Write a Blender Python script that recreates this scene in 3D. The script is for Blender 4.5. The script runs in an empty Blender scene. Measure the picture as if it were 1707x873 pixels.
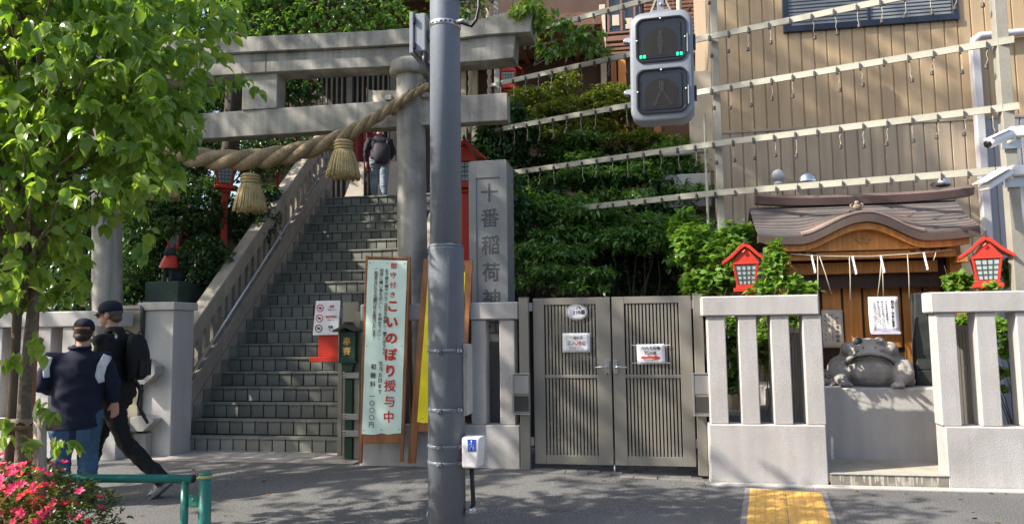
import bpy, math, random
import numpy as np
from math import sin, cos, pi, radians, atan, atan2, sqrt
from mathutils import Vector, Matrix
random.seed(7); rng = np.random.default_rng(11)
S = bpy.context.scene
COL = S.collection

# ---------------------------------------------------------------- camera
FPX, PCX, PCY = 1233.0, 853.5, 436.5            # focal length and centre of the 1707 px wide frame
PSI, PIT, ROL, CAMH = radians(10), atan(111.5/1233.0), 0.012, 1.55
_f0 = Vector((-sin(PSI), cos(PSI), 0)); _r = Vector((cos(PSI), sin(PSI), 0)); _z = Vector((0, 0, 1))
_f = _f0*cos(PIT) + _z*sin(PIT); _u = _z*cos(PIT) - _f0*sin(PIT)
_rc = _r*cos(ROL) - _u*sin(ROL); _uc = _r*sin(ROL) + _u*cos(ROL)
CAMP = Vector((0, 0, CAMH))
cd = bpy.data.cameras.new('camera'); cam = bpy.data.objects.new('camera', cd); COL.objects.link(cam)
m = Matrix((_rc, _uc, -_f)).transposed().to_4x4(); m.translation = CAMP
cam.matrix_world = m
cd.sensor_width = 36; cd.lens = 36*FPX/1707; cd.clip_end = 600; cd.clip_start = 0.05
S.camera = cam

def at(px, py, Y):
    """point of the place seen at a photo pixel, on the wall plane of depth Y"""
    d = _f + _rc*((px-PCX)/FPX) - _uc*((py-PCY)/FPX)
    return CAMP + d*(Y/d.y)
def ax(px, Y, py=545): return at(px, py, Y).x
def az(py, Y, px=853): return at(px, py, Y).z

# ---------------------------------------------------------------- light
SUNV = Vector((2.15, 1.0, -2.05)).normalized()
SUN_EL = math.asin(-SUNV.z); SUN_AZ = atan2(-SUNV.x, -SUNV.y)
W = bpy.data.worlds.new('World'); S.world = W; W.use_nodes = True
nt = W.node_tree; bg = nt.nodes['Background']
sky = nt.nodes.new('ShaderNodeTexSky'); sky.sky_type = 'NISHITA'; sky.sun_disc = False
sky.dust_density = 2.5; sky.ozone_density = .6; sky.sun_elevation = SUN_EL; sky.sun_rotation = SUN_AZ % (2*pi)
nt.links.new(sky.outputs[0], bg.inputs[0]); bg.inputs[1].default_value = 0.15
sl = bpy.data.lights.new('sun', 'SUN'); sl.energy = 4.8; sl.angle = radians(0.55); sl.color = (1.0, 0.93, 0.82)
so = bpy.data.objects.new('sun', sl); COL.objects.link(so)
so.rotation_euler = SUNV.to_track_quat('-Z', 'Y').to_euler(); so.location = (-12, -10, 14)
S.view_settings.view_transform = 'Standard'; S.view_settings.look = 'None'
S.view_settings.exposure = 0.92; S.view_settings.gamma = 1
S.render.engine = 'CYCLES'
S.cycles.max_bounces = 6; S.cycles.transparent_max_bounces = 8

# ---------------------------------------------------------------- materials
def srgb(r, g, b):
    f = lambda c: (c/255/12.92) if c/255 <= .04045 else ((c/255+.055)/1.055)**2.4
    return (f(r), f(g), f(b), 1)
def mat(name, col, rough=.7, var=.12, vs=2.5, grain=.06, gs=55, bump=.12, bs=90, metal=0, streak=0, inst=0, spec=.4,
        coat=0, emit=None, wave=None, blotch=None):
    M = bpy.data.materials.new(name); M.use_nodes = True; n = M.node_tree.nodes; L = M.node_tree.links
    b = n['Principled BSDF']; b.inputs['Roughness'].default_value = rough; b.inputs['Metallic'].default_value = metal
    b.inputs['Specular IOR Level'].default_value = spec; b.inputs['Coat Weight'].default_value = coat
    if len(col) == 3: col = (*col, 1)
    tc = n.new('ShaderNodeTexCoord'); co = tc.outputs['Object']
    def noise(scale, detail=4, mp=None):
        t = n.new('ShaderNodeTexNoise'); t.inputs['Scale'].default_value = scale; t.inputs['Detail'].default_value = detail
        if mp:
            q = n.new('ShaderNodeMapping'); q.inputs['Scale'].default_value = mp; L.new(co, q.inputs[0]); L.new(q.outputs[0], t.inputs['Vector'])
        else: L.new(co, t.inputs['Vector'])
        return t.outputs['Fac']
    def remap(s, lo, hi):
        r_ = n.new('ShaderNodeMapRange'); r_.inputs[1].default_value = .3; r_.inputs[2].default_value = .7
        r_.inputs[3].default_value = lo; r_.inputs[4].default_value = hi; L.new(s, r_.inputs[0]); return r_.outputs[0]
    def mul(a, c):
        q = n.new('ShaderNodeMath'); q.operation = 'MULTIPLY'; L.new(a, q.inputs[0]); L.new(c, q.inputs[1]); return q.outputs[0]
    v = remap(noise(vs, 6), 1-var, 1+var)
    if grain: v = mul(v, remap(noise(gs, 2), 1-grain, 1+grain))
    if streak: v = mul(v, remap(noise(1, 5, (9, 9, .7)), 1-streak, 1+streak*.4))
    if wave:   # wood grain, stretched along one axis
        v = mul(v, remap(noise(1, 5, wave), .72, 1.22))
    if inst:
        oi = n.new('ShaderNodeObjectInfo'); r_ = n.new('ShaderNodeMapRange'); r_.inputs[3].default_value = 1-inst; r_.inputs[4].default_value = 1+inst
        L.new(oi.outputs['Random'], r_.inputs[0]); v = mul(v, r_.outputs[0])
    vm = n.new('ShaderNodeVectorMath'); vm.operation = 'SCALE'; vm.inputs[0].default_value = col[:3]; L.new(v, vm.inputs['Scale'])
    out = vm.outputs[0]
    if blotch:  # (colour, scale, low, high): patches of stain, lichen or wear
        mx = n.new('ShaderNodeMix'); mx.data_type = 'RGBA'
        rr = n.new('ShaderNodeMapRange'); rr.inputs[1].default_value = blotch[2]; rr.inputs[2].default_value = blotch[3]; rr.inputs[4].default_value = blotch[4] if len(blotch) > 4 else 1
        L.new(noise(blotch[1], 7), rr.inputs[0]); L.new(rr.outputs[0], mx.inputs[0]); L.new(out, mx.inputs[6]); mx.inputs[7].default_value = (*blotch[0][:3], 1)
        out = mx.outputs[2]
    L.new(out, b.inputs['Base Color'])
    if bump:
        bp = n.new('ShaderNodeBump'); bp.inputs['Strength'].default_value = bump; bp.inputs['Distance'].default_value = .01
        L.new(noise(bs, 3), bp.inputs['Height']); L.new(bp.outputs[0], b.inputs['Normal'])
    if emit:
        b.inputs['Emission Color'].default_value = emit[0]; b.inputs['Emission Strength'].default_value = emit[1]
    return M
def leafmat(name, c0, c1, trans=.35, rough=.38, spec=.5):
    M = bpy.data.materials.new(name); M.use_nodes = True; n = M.node_tree.nodes; L = M.node_tree.links
    b = n['Principled BSDF']; out = n['Material Output']
    g = n.new('ShaderNodeNewGeometry'); oi = n.new('ShaderNodeObjectInfo'); ad = n.new('ShaderNodeMath'); ad.operation = 'ADD'
    fr = n.new('ShaderNodeMath'); fr.operation = 'FRACT'
    L.new(g.outputs['Random Per Island'], ad.inputs[0]); L.new(oi.outputs['Random'], ad.inputs[1]); L.new(ad.outputs[0], fr.inputs[0])
    mx = n.new('ShaderNodeMix'); mx.data_type = 'RGBA'; L.new(fr.outputs[0], mx.inputs[0])
    mx.inputs[6].default_value = (*c0, 1); mx.inputs[7].default_value = (*c1, 1)
    L.new(mx.outputs[2], b.inputs['Base Color']); b.inputs['Roughness'].default_value = rough; b.inputs['Specular IOR Level'].default_value = spec
    t = n.new('ShaderNodeBsdfTranslucent'); sc = n.new('ShaderNodeVectorMath'); sc.operation = 'MULTIPLY'; sc.inputs[1].default_value = (1.9, 1.8, .6)
    L.new(mx.outputs[2], sc.inputs[0]); L.new(sc.outputs[0], t.inputs['Color'])
    ms = n.new('ShaderNodeMixShader'); ms.inputs[0].default_value = trans
    L.new(b.outputs[0], ms.inputs[1]); L.new(t.outputs[0], ms.inputs[2]); L.new(ms.outputs[0], out.inputs['Surface'])
    return M

GRAN = mat('granite_light', (.47, .452, .44), .8, .06, 3, .14, 160, .55, 130, streak=.12, blotch=((.27, .255, .23), 1.8, .52, .78, .5))
GRANW = mat('granite_old', (.36, .35, .325), .85, .12, 2, .12, 120, .3, 100, streak=.2, blotch=((.15, .145, .13), 2.2, .52, .75, .6))
TORII = mat('torii_stone', (.36, .34, .30), .85, .12, 2, .14, 90, .45, 70, streak=.4, blotch=((.12, .117, .105), 2.4, .46, .7, .75))
STONEN = mat('name_stone_granite', (.215, .222, .22), .6, .06, 5, .3, 210, .1, 150)
STONED = mat('dark_stone', (.045, .05, .05), .85, .25, 4, .25, 120, .3, 60, spec=.15)
FROGM = mat('frog_stone', (.30, .285, .26), .8, .18, 5, .22, 130, .35, 60, blotch=((.5, .48, .45), 7, .6, .7, .6))
CONC = mat('concrete', (.36, .35, .325), .85, .12, 2, .1, 100, .3, 70, blotch=((.2, .19, .16), 3, .5, .75, .6))
PLAST = mat('render_plaster', (.50, .485, .46), .85, .08, 1.5, .06, 120, .3, 60, streak=.12, blotch=((.33, .31, .28), 2.0, .55, .8, .5))
WALLB = mat('stair_wall_render', (.37, .325, .27), .85, .1, 1.6, .06, 120, .2, 60, streak=.2, blotch=((.17, .155, .135), 2.2, .52, .8, .6))
STEPM = mat('step_tile', (.22, .222, .195), .8, .25, 5, .18, 120, .3, 60, inst=.28, blotch=((.10, .11, .09), 4, .5, .75, .5))
NOSE = mat('step_nosing', (.235, .235, .20), .8, .25, 5, .2, 120, .3, 60, inst=.15, blotch=((.10, .10, .09), 5, .5, .75, .6))
JOINT = mat('dark_joint', (.045, .047, .045), .9, .2, 5)
PAVE = mat('paver', (.35, .32, .29), .85, .12, 6, .12, 160, .25, 120, inst=.14)
ASPH = mat('asphalt', (.118, .116, .114), .9, .16, .8, .6, 70, 1.0, 80, blotch=((.17, .165, .155), .7, .48, .72, .6))
ROADM = mat('road_asphalt', (.06, .06, .062), .9, .1, 1, .3, 170, .5, 130)
KERB = mat('kerb_concrete', (.40, .385, .36), .85, .12, 4, .12, 100, .2, 90)
GATEM = mat('gate_metal', (.275, .257, .22), .42, .05, 3, .04, 200, .03, 150, metal=.25, inst=.05)
GATED = mat('gate_dark', (.05, .05, .048), .4, .1, 5)
STEEL = mat('stainless', (.55, .55, .55), .35, .06, 8, .05, 100, .03, 90, metal=.85)
PIPEM = mat('pipe_pale', (.50, .485, .50), .5, .06, 4, .03, streak=.1)
WHITEP = mat('white_paint', (.75, .75, .74), .45, .06, 6, .03)
PAPERW = mat('paper_white', (.80, .80, .82), .6, .03, 8, .01, 50, .05, 12)
PAPERO = mat('paper_old', (.55, .50, .43), .7, .1, 8, .02)
INK = mat('ink_black', (.02, .02, .02), .6, .05)
INKR = mat('ink_red', (.62, .035, .02), .6, .15, 20)
INKB = mat('ink_brown', (.12, .045, .02), .6, .2, 20)
INKG = mat('ink_grey', (.22, .22, .22), .6, .05)
MINT = mat('poster_mint', (.70, .87, .77), .6, .05, 4, .01, 50, .25, 5)
YELL = mat('poster_yellow', (.86, .74, .02), .5, .05, 4, .01, 50, .12, 5)
WOODF = mat('wood_frame', (.30, .125, .05), .55, .12, 4, .08, 90, .1, 60, wave=(30, 30, 1.5))
WOODO = mat('wood_orange', (.50, .21, .05), .5, .08, 4, .06, 90, .1, 60, wave=(25, 25, 1.5), inst=.12)
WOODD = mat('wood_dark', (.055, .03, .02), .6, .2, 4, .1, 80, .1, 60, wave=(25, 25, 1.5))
WOODB = mat('wood_brown', (.16, .075, .05), .65, .15, 4, .1, 80, .12, 60, wave=(3, 25, 25), inst=.12)
WOODG = mat('wood_stake', (.20, .145, .10), .8, .2, 6, .12, 80, .3, 50, wave=(30, 30, 2))
CREAM = mat('cream_paint', (.52, .47, .38), .7, .1, 3, .05)
RED = mat('vermilion', (.50, .036, .02), .42, .08, 6, .04, 80, .05, 60, inst=.06)
REDD = mat('dark_red_cloth', (.17, .018, .022), .8, .15, 6)
GLASSL = mat('lantern_paper', (.36, .42, .42), .5, .06, 8)
POLE = mat('pole_paint', (.185, .21, .25), .6, .05, 2, .05, 60, .12, 30, metal=.1, streak=.1)
POLES = mat('pole_sheet', (.135, .15, .172), .5, .08, 3, .1, 150, .28, 170, streak=.16, blotch=((.20, .21, .22), 5, .6, .75, .4))
SIGG = mat('signal_grey', (.20, .225, .26), .45, .04, 4, .02)
SIGD = mat('signal_dark', (.012, .014, .018), .35, .1, 5)
LENS = mat('signal_lens', (.008, .009, .010), .12, .05, 5, 0, 50, 0, spec=.6)
LENSD = mat('signal_lens_dome', (.010, .0105, .011), .45, .1, 5, .2, 200, .4, 260, spec=.15)
LED = mat('led_off', (.05, .054, .05), .35, .05, 5)
LEDG = mat('led_green', (.05, .8, .4), .4, 0, 5, emit=((.0, 1, .2, 1), 1.6))
GREENP = mat('rail_green', (.018, .17, .125), .38, .07, 5, .04, 60, .06, 50, coat=.2)
BLUE = mat('sign_blue', (.02, .08, .42), .4, .04)
CORDM = mat('pale_cord', (.46, .41, .32), .85, .1, 9)
ROPE = mat('straw_rope', (.26, .195, .115), .9, .2, 6, .35, 60, .9, 45)
STRAW = mat('straw', (.43, .325, .155), .85, .22, 9, .3, 70, .5, 60)
TILE = mat('tactile_yellow', (.70, .40, .095), .7, .08, 5, .08, 120, .15, 80, inst=.06, blotch=((.28, .17, .06), 9, .62, .75, .6))
SIDET = mat('siding_tan', (.43, .315, .19), .55, .08, 1.2, .03, 60, .02, 60, inst=.05, streak=.16)
SIDEG = mat('siding_grey', (.34, .335, .35), .55, .06, 1.2, .03, 60, .02, 60, inst=.03, streak=.08)
SIDEF = mat('siding_fawn', (.38, .305, .22), .55, .08, 1.2, .03, 60, .02, 60, inst=.05, streak=.18)
COPPER = mat('copper_roof', (.155, .138, .132), .5, .16, 4, .08, 60, .12, 40, metal=.15, inst=.13, blotch=((.26, .18, .15), 3, .5, .7, .6))
COPPERR = mat('copper_ridge', (.165, .118, .11), .5, .14, 4, .08, 60, .1, 40, metal=.15)
RAILM = mat('rack_steel', (.37, .355, .29), .55, .12, 5, .08, 60, .1, 50, inst=.08, metal=.1)
RAILP = mat('rack_post', (.30, .285, .24), .6, .12, 3, .08, 60, .1, 50)
RUBBER = mat('black_plastic', (.02, .02, .022), .45, .1)
WINGL = mat('window_glass', (.03, .035, .045), .06, .1, 3, 0, 50, 0, spec=.8)
SOIL = mat('soil', (.03, .025, .018), .95, .3, 3, .3, 60, .6, 30)
GREENB = mat('dark_green_paint', (.02, .055, .04), .45, .15, 6, .08)
GOLD = mat('gold_paint', (.60, .40, .10), .45, .05)
BARK = mat('bark', (.16, .125, .095), .9, .25, 6, .3, 40, .8, 35)
BARKD = mat('bark_dark', (.055, .042, .032), .9, .25, 6, .3, 40, .8, 35)
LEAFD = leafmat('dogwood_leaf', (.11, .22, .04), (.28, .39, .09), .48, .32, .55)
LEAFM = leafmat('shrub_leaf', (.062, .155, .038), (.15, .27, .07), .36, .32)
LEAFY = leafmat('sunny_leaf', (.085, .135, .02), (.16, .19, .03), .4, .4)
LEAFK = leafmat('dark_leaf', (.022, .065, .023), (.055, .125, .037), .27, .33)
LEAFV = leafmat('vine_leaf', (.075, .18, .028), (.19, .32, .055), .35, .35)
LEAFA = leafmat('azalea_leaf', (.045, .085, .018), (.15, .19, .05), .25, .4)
PETAL = leafmat('azalea_petal', (.72, .035, .22), (.86, .16, .34), .35, .6, .2)
PETALR = leafmat('azalea_petal_red', (.76, .05, .12), (.85, .13, .18), .35, .6, .2)
SKIN = mat('skin', (.52, .30, .22), .55, .06, 12, .03, 90, .06, 60)
NAVY = mat('navy_knit', (.008, .012, .035), .85, .2, 6, .15, 200, .4, 160)
BLACKC = mat('black_cloth', (.009, .010, .011), .8, .25, 5, .1, 150, .3, 80)
JEAN = mat('denim', (.045, .095, .17), .8, .22, 6, .2, 220, .3, 120)
JEANL = mat('denim_light', (.22, .27, .32), .8, .2, 6, .2, 220, .3, 120)
WHITEC = mat('white_cloth', (.68, .69, .76), .8, .05, 8)
HAIRM = mat('hair', (.035, .025, .02), .6, .3, 20, .3, 150, .5, 120)
HAIRG = mat('hair_grey', (.13, .10, .08), .6, .3, 20, .3, 150, .5, 120)
TANP = mat('cap_strap_tan', (.36, .16, .07), .6, .1)
SHOEG = mat('shoe_grey', (.33, .33, .34), .6, .1, 10)
CHROME = mat('chrome', (.75, .75, .75), .15, .03, 5, 0, 50, 0, metal=1)

# ---------------------------------------------------------------- mesh helpers
WL = {}
def put(o, parent=None, label=None, cat=None, group=None, kind=None):
    if parent is not None: o.parent = parent
    if label: o['label'] = label
    if cat: o['category'] = cat
    if group: o['group'] = group
    if kind: o['kind'] = kind
    return o
def thing(name, label, cat, loc, group=None):
    o = bpy.data.objects.new(name, None); COL.objects.link(o); o.location = loc; o.empty_display_size = .1
    WL[o.name] = Vector(loc); return put(o, None, label, cat, group)
class MB:
    def __init__(s): s.v = []; s.f = []; s.m = []; s.mi = 0
    def add(s, vs, fs):
        k = len(s.v); s.v += [tuple(q) for q in vs]
        for f in fs: s.f.append([i+k for i in f]); s.m.append(s.mi)
        return s
    def box(s, x0, x1, y0, y1, z0, z1):
        x0, x1 = min(x0, x1), max(x0, x1); y0, y1 = min(y0, y1), max(y0, y1); z0, z1 = min(z0, z1), max(z0, z1)
        return s.add([(x0,y0,z0),(x1,y0,z0),(x1,y1,z0),(x0,y1,z0),(x0,y0,z1),(x1,y0,z1),(x1,y1,z1),(x0,y1,z1)],
                     [(0,3,2,1),(4,5,6,7),(0,1,5,4),(1,2,6,5),(2,3,7,6),(3,0,4,7)])
    def bar(s, a, b, w, h, up=(0,0,1)):
        a, b = Vector(a), Vector(b); d = (b-a).normalized(); r = d.cross(Vector(up)).normalized(); u = r.cross(d)
        vs = [p + r*(i*w/2) + u*(j*h/2) for p in (a, b) for i, j in ((-1,-1),(1,-1),(1,1),(-1,1))]
        return s.add(vs, [(0,3,2,1),(4,5,6,7),(0,1,5,4),(1,2,6,5),(2,3,7,6),(3,0,4,7)][0:0] + [(3,2,1,0),(4,5,6,7),(0,1,5,4),(1,2,6,5),(2,3,7,6),(3,0,4,7)])
    def prism(s, poly, y0, y1, axis='y'):
        n = len(poly)
        P = (lambda a, b, c: (a, c, b)) if axis == 'y' else ((lambda a, b, c: (c, a, b)) if axis == 'x' else (lambda a, b, c: (a, b, c)))
        vs = [P(a, b, y0) for a, b in poly] + [P(a, b, y1) for a, b in poly]
        return s.add(vs, [tuple(range(n)), tuple(range(2*n-1, n-1, -1))] + [(i, n+i, n+(i+1) % n, (i+1) % n) for i in range(n)])
    def rings(s, rs, close=True, cap=True):
        n = len(rs[0]); vs = [p for r_ in rs for p in r_]; fs = []
        for i in range(len(rs)-1):
            for j in range(n if close else n-1):
                k = (j+1) % n; fs.append((i*n+j, i*n+k, (i+1)*n+k, (i+1)*n+j))
        if cap and close: fs += [tuple(range(n-1, -1, -1)), tuple(range((len(rs)-1)*n, len(rs)*n))]
        return s.add(vs, fs)
    def tube(s, pts, r, n=10, cap=True, flat=1.0):
        pts = [Vector(p) for p in pts]; R = r if isinstance(r, (list, tuple)) else [r]*len(pts)
        rs = []; ref = None
        for i, p in enumerate(pts):
            d = (pts[min(i+1, len(pts)-1)] - pts[max(i-1, 0)]).normalized()
            if ref is None: ref = Vector((0,0,1)) if abs(d.z) < .9 else Vector((0,1,0))
            a = d.cross(ref).normalized(); b = a.cross(d); ref = b
            rs.append([p + a*(R[i]*cos(2*pi*j/n)) + b*(R[i]*flat*sin(2*pi*j/n)) for j in range(n)])
        return s.rings(rs, True, cap)
    def lathe(s, prof, cx=0, cy=0, n=20, z0=0):
        return s.rings([[(cx+max(r_, 1e-4)*cos(2*pi*j/n), cy+max(r_, 1e-4)*sin(2*pi*j/n), z0+z) for j in range(n)] for r_, z in prof])
    def ell(s, c, r, nu=14, nv=9, R=None):
        rs = []
        for i in range(nv):
            t = pi*(i+.02)/(nv-1+.04) - pi/2
            ring = [Vector((r[0]*cos(t)*cos(2*pi*j/nu), r[1]*cos(t)*sin(2*pi*j/nu), r[2]*sin(t))) for j in range(nu)]
            rs.append([Vector(c) + (R @ q if R else q) for q in ring])
        return s.rings(rs)
    def quad(s, *p): return s.add(p, [tuple(range(len(p)))])
    def xf(s, M, k=0):
        s.v[k:] = [tuple(M @ Vector(q)) for q in s.v[k:]]; return s
    def mesh(s, name, mats, off=Vector((0,0,0)), smooth=False):
        me = bpy.data.meshes.new(name); me.from_pydata([tuple(Vector(q)-off) for q in s.v], [], s.f)
        for q in (mats if isinstance(mats, (list, tuple)) else [mats]): me.materials.append(q)
        me.polygons.foreach_set('material_index', s.m)
        if smooth: me.polygons.foreach_set('use_smooth', [True]*len(me.polygons))
        me.update(); return me
    def build(s, name, mats, parent=None, smooth=False, bevel=0, seg=1, **tags):
        if parent is not None: off = WL[parent.name]
        else:
            a = np.array(s.v); off = Vector(((a[:,0].min()+a[:,0].max())/2, (a[:,1].min()+a[:,1].max())/2, a[:,2].min()))
        o = bpy.data.objects.new(name, s.mesh(name, mats, off, smooth)); COL.objects.link(o)
        if parent is None: o.location = off
        WL[o.name] = off
        if bevel:
            b = o.modifiers.new('bevel', 'BEVEL'); b.width = bevel; b.segments = seg; b.limit_method = 'ANGLE'; b.angle_limit = radians(40)
        if smooth == 'auto': autosmooth(o)
        return put(o, parent, **tags)
def box(name, x0, x1, y0, y1, z0, z1, m_, parent=None, bevel=.004, **k):
    return MB().box(x0, x1, y0, y1, z0, z1).build(name, m_, parent, bevel=bevel, **k)
def piece(src, name, loc, parent, rot=None, sc=None):
    """one more piece sharing the mesh of src; loc is where the mesh origin goes in the world"""
    o = bpy.data.objects.new(name, src.data if hasattr(src, 'data') else src); COL.objects.link(o)
    o.location = Vector(loc) - (WL[parent.name] if parent is not None else Vector())
    if rot: o.rotation_euler = rot
    if sc: o.scale = sc
    if hasattr(src, 'modifiers'):
        for q in src.modifiers:
            b = o.modifiers.new(q.name, q.type); b.width = q.width; b.segments = q.segments; b.limit_method = 'ANGLE'; b.angle_limit = q.angle_limit
    o.parent = parent; WL[o.name] = Vector(loc); return o
def baked(me, mods):
    """evaluate modifiers on a mesh once and return the resulting mesh"""
    o = bpy.data.objects.new('temporary', me); COL.objects.link(o)
    for t, kw in mods:
        q = o.modifiers.new(t.lower(), t)
        for k, v in kw.items(): setattr(q, k, v)
    bpy.context.view_layer.update()
    out = bpy.data.meshes.new_from_object(o.evaluated_get(bpy.context.evaluated_depsgraph_get()))
    bpy.data.objects.remove(o); return out
def fused(mb, name, m_, parent, voxel=.012, it=6, fac=.5, **k):
    """lofts fused into one continuous skin"""
    off = WL[parent.name]; me = mb.mesh(name, m_, off)
    me = baked(me, [('REMESH', dict(mode='VOXEL', voxel_size=voxel)), ('SMOOTH', dict(iterations=it, factor=fac))])
    me.name = name; me.materials.clear(); me.materials.append(m_ if not isinstance(m_, (list, tuple)) else m_[0])
    me.polygons.foreach_set('use_smooth', [True]*len(me.polygons))
    o = bpy.data.objects.new(name, me); COL.objects.link(o); WL[o.name] = off
    return put(o, parent, **k)
def text(body, size, m_, pos, parent, name='lettering', yaw=0, tilt=0, vertical=False, pitch=1.0, bold=0, sx=1.0, align='CENTER', depth=.0006, slant=0, roll=0, leaf=False):
    """flat lettering facing the street (-Y), centred on pos"""
    c = bpy.data.curves.new(name, 'FONT'); c.body = '\n'.join(body) if vertical else body
    c.size = size; c.align_x = align; c.align_y = 'CENTER'; c.space_line = pitch; c.extrude = depth; c.resolution_u = 2; c.shear = slant
    o = bpy.data.objects.new(name, c); COL.objects.link(o); bpy.context.view_layer.update()
    me = bpy.data.meshes.new_from_object(o.evaluated_get(bpy.context.evaluated_depsgraph_get())); bpy.data.objects.remove(o)
    n = len(me.vertices); a = np.empty(n*3, dtype=np.float32); me.vertices.foreach_get('co', a); a = a.reshape(-1, 3)
    if n: a[:, 1] -= (a[:, 1].max()+a[:, 1].min())/2
    if n and align == 'CENTER': a[:, 0] -= (a[:, 0].max()+a[:, 0].min())/2
    a[:, 0] *= sx
    if bold and n:
        fs = [tuple(p_.vertices) for p_ in me.polygons]; e_ = bold*size; big = []
        for k_, (dx, dy) in enumerate(((-e_, -e_), (e_, -e_), (-e_, e_), (e_, e_))): big.append(a+np.array((dx, dy, .00025*k_)))
        m2 = bpy.data.meshes.new(name); m2.from_pydata([tuple(q) for q in np.vstack(big)], [], [tuple(i+k_*n for i in f) for k_ in range(4) for f in fs]); bpy.data.meshes.remove(me); me = m2; a = np.vstack(big)
    Mx = Matrix.Rotation(yaw, 4, 'Z') @ Matrix.Rotation(pi/2+tilt, 4, 'X') @ Matrix.Rotation(roll, 4, 'Z')
    a = a @ np.array(Mx.to_3x3()).T + np.array(Vector(pos) - WL[parent.name]); me.vertices.foreach_set('co', a.astype(np.float32).ravel())
    me.materials.clear(); me.materials.append(m_); me.update(); me.name = name
    q = bpy.data.objects.new(name, me); COL.objects.link(q); q.parent = parent; WL[q.name] = WL[parent.name]; return q

def column(s, size, m_, top, bottom, parent, name='small_lettering', bold=.012):
    """one upright column of small characters from top to bottom, as one flat mesh"""
    mb = MB(); n = len(s); top, bottom = Vector(top), Vector(bottom)
    for i, ch in enumerate(s):
        if ch in ' 　': continue
        q = text(ch, size, m_, top.lerp(bottom, (i+.5)/n), parent, bold=bold); o_ = WL[parent.name]
        mb.add([v.co+o_ for v in q.data.vertices], [tuple(p_.vertices) for p_ in q.data.polygons]); me = q.data; bpy.data.objects.remove(q); bpy.data.meshes.remove(me)
    return mb.build(name, m_, parent)

# ---------------------------------------------------------------- leaves
def leaf_template(w=.5, fold=.18, droop=.25):
    # a folded leaf along +Y, unit length, w wide; z is the upper side
    return (np.array([(0,0,0),(0,.35,.02),(0,.7,-droop*.35),(0,1,-droop),
                      (-w/2,.32,fold*w),(-w*.42,.65,fold*w-droop*.3),(w/2,.32,fold*w),(w*.42,.65,fold*w-droop*.3)]),
            [(0,1,4),(1,2,5,4),(2,3,5),(0,6,1),(1,6,7,2),(2,7,3)])
def leaf_fine(w, fold, droop):
    ys = (0, .2, .45, .72, .9, 1.0); ws = (.0, .36, .5, .36, .13, 0); mid = [(0, y, -droop*y*y) for y in ys]
    V = mid + [(-w*k, y-.0, fold*w*2*k*.6-droop*y*y) for y, k in zip(ys[1:5], ws[1:5])] + [(w*k, y, fold*w*2*k*.6-droop*y*y) for y, k in zip(ys[1:5], ws[1:5])]
    F = [(0, 1, 6), (1, 2, 7, 6), (2, 3, 8, 7), (3, 4, 9, 8), (4, 5, 9), (0, 10, 1), (1, 10, 11, 2), (2, 11, 12, 3), (3, 12, 13, 4), (4, 13, 5)]
    return np.array(V), F
LTD = leaf_fine(.62, .3, .38)
LT = leaf_template(.58, .22, .3); LTN = leaf_template(.40, .15, .25); LTP = leaf_template(.8, .1, .15)
def leaves_mesh(name, P, D, N, Sz, m_, tpl=LT):
    """P base points, D directions, N upper sides, Sz lengths -> one mesh"""
    P, D, N, Sz = (np.asarray(q, dtype=np.float64) for q in (P, D, N, Sz))
    D /= np.linalg.norm(D, axis=1)[:, None]+1e-9; X = np.cross(D, N); X /= np.linalg.norm(X, axis=1)[:, None]+1e-9; Nz = np.cross(X, D)
    V, F = tpl; k = len(V); n = len(P)
    co = P[:, None, :] + Sz[:, None, None]*(V[None, :, 0:1]*X[:, None, :] + V[None, :, 1:2]*D[:, None, :] + V[None, :, 2:3]*Nz[:, None, :])
    me = bpy.data.meshes.new(name); me.vertices.add(n*k); me.vertices.foreach_set('co', co.astype(np.float32).ravel())
    lens = np.array([len(f) for f in F]); flat = np.concatenate([np.array(f) for f in F])
    L_ = (flat[None, :] + (np.arange(n)*k)[:, None]).ravel(); tot = np.tile(lens, n)
    me.loops.add(len(L_)); me.loops.foreach_set('vertex_index', L_.astype(np.int32))
    me.polygons.add(len(tot)); st = np.concatenate([[0], np.cumsum(tot)[:-1]])
    me.polygons.foreach_set('loop_start', st.astype(np.int32)); me.polygons.foreach_set('loop_total', tot.astype(np.int32))
    me.polygons.foreach_set('use_smooth', np.ones(len(tot), dtype=bool))
    me.materials.append(m_); me.update(calc_edges=True); return me
def rnd(n): return rng.normal(size=(n, 3))
def in_blobs(n, blobs, shell=.55):
    """points in ellipsoids (cx,cy,cz,rx,ry,rz), thicker near their skins"""
    w = np.array([b[3]*b[4]*b[5] for b in blobs])**.7; idx = rng.choice(len(blobs), n, p=w/w.sum())
    d = rnd(n); d /= np.linalg.norm(d, axis=1)[:, None]; r_ = shell + (1-shell)*rng.random(n); r_ = np.where(rng.random(n) < .25, rng.random(n)**.5, r_)
    B = np.array(blobs)[idx]; return B[:, :3] + d*r_[:, None]*B[:, 3:], d
def cluster_leaves(T, Dr, per, size, droop=.5, spread=1.0, var=.3):
    """leaf clusters at twig tips T"""
    n = len(T); P = np.repeat(T, per, axis=0) + rnd(n*per)*size*.22
    D = np.repeat(Dr, per, axis=0)*.5 + rnd(n*per)*spread; D[:, 2] = D[:, 2]*.5 - droop
    N = rnd(n*per)*.45; N[:, 2] += 1.0
    return P, D, N, size*(1+var*(rng.random(n*per)*2-1))
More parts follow.
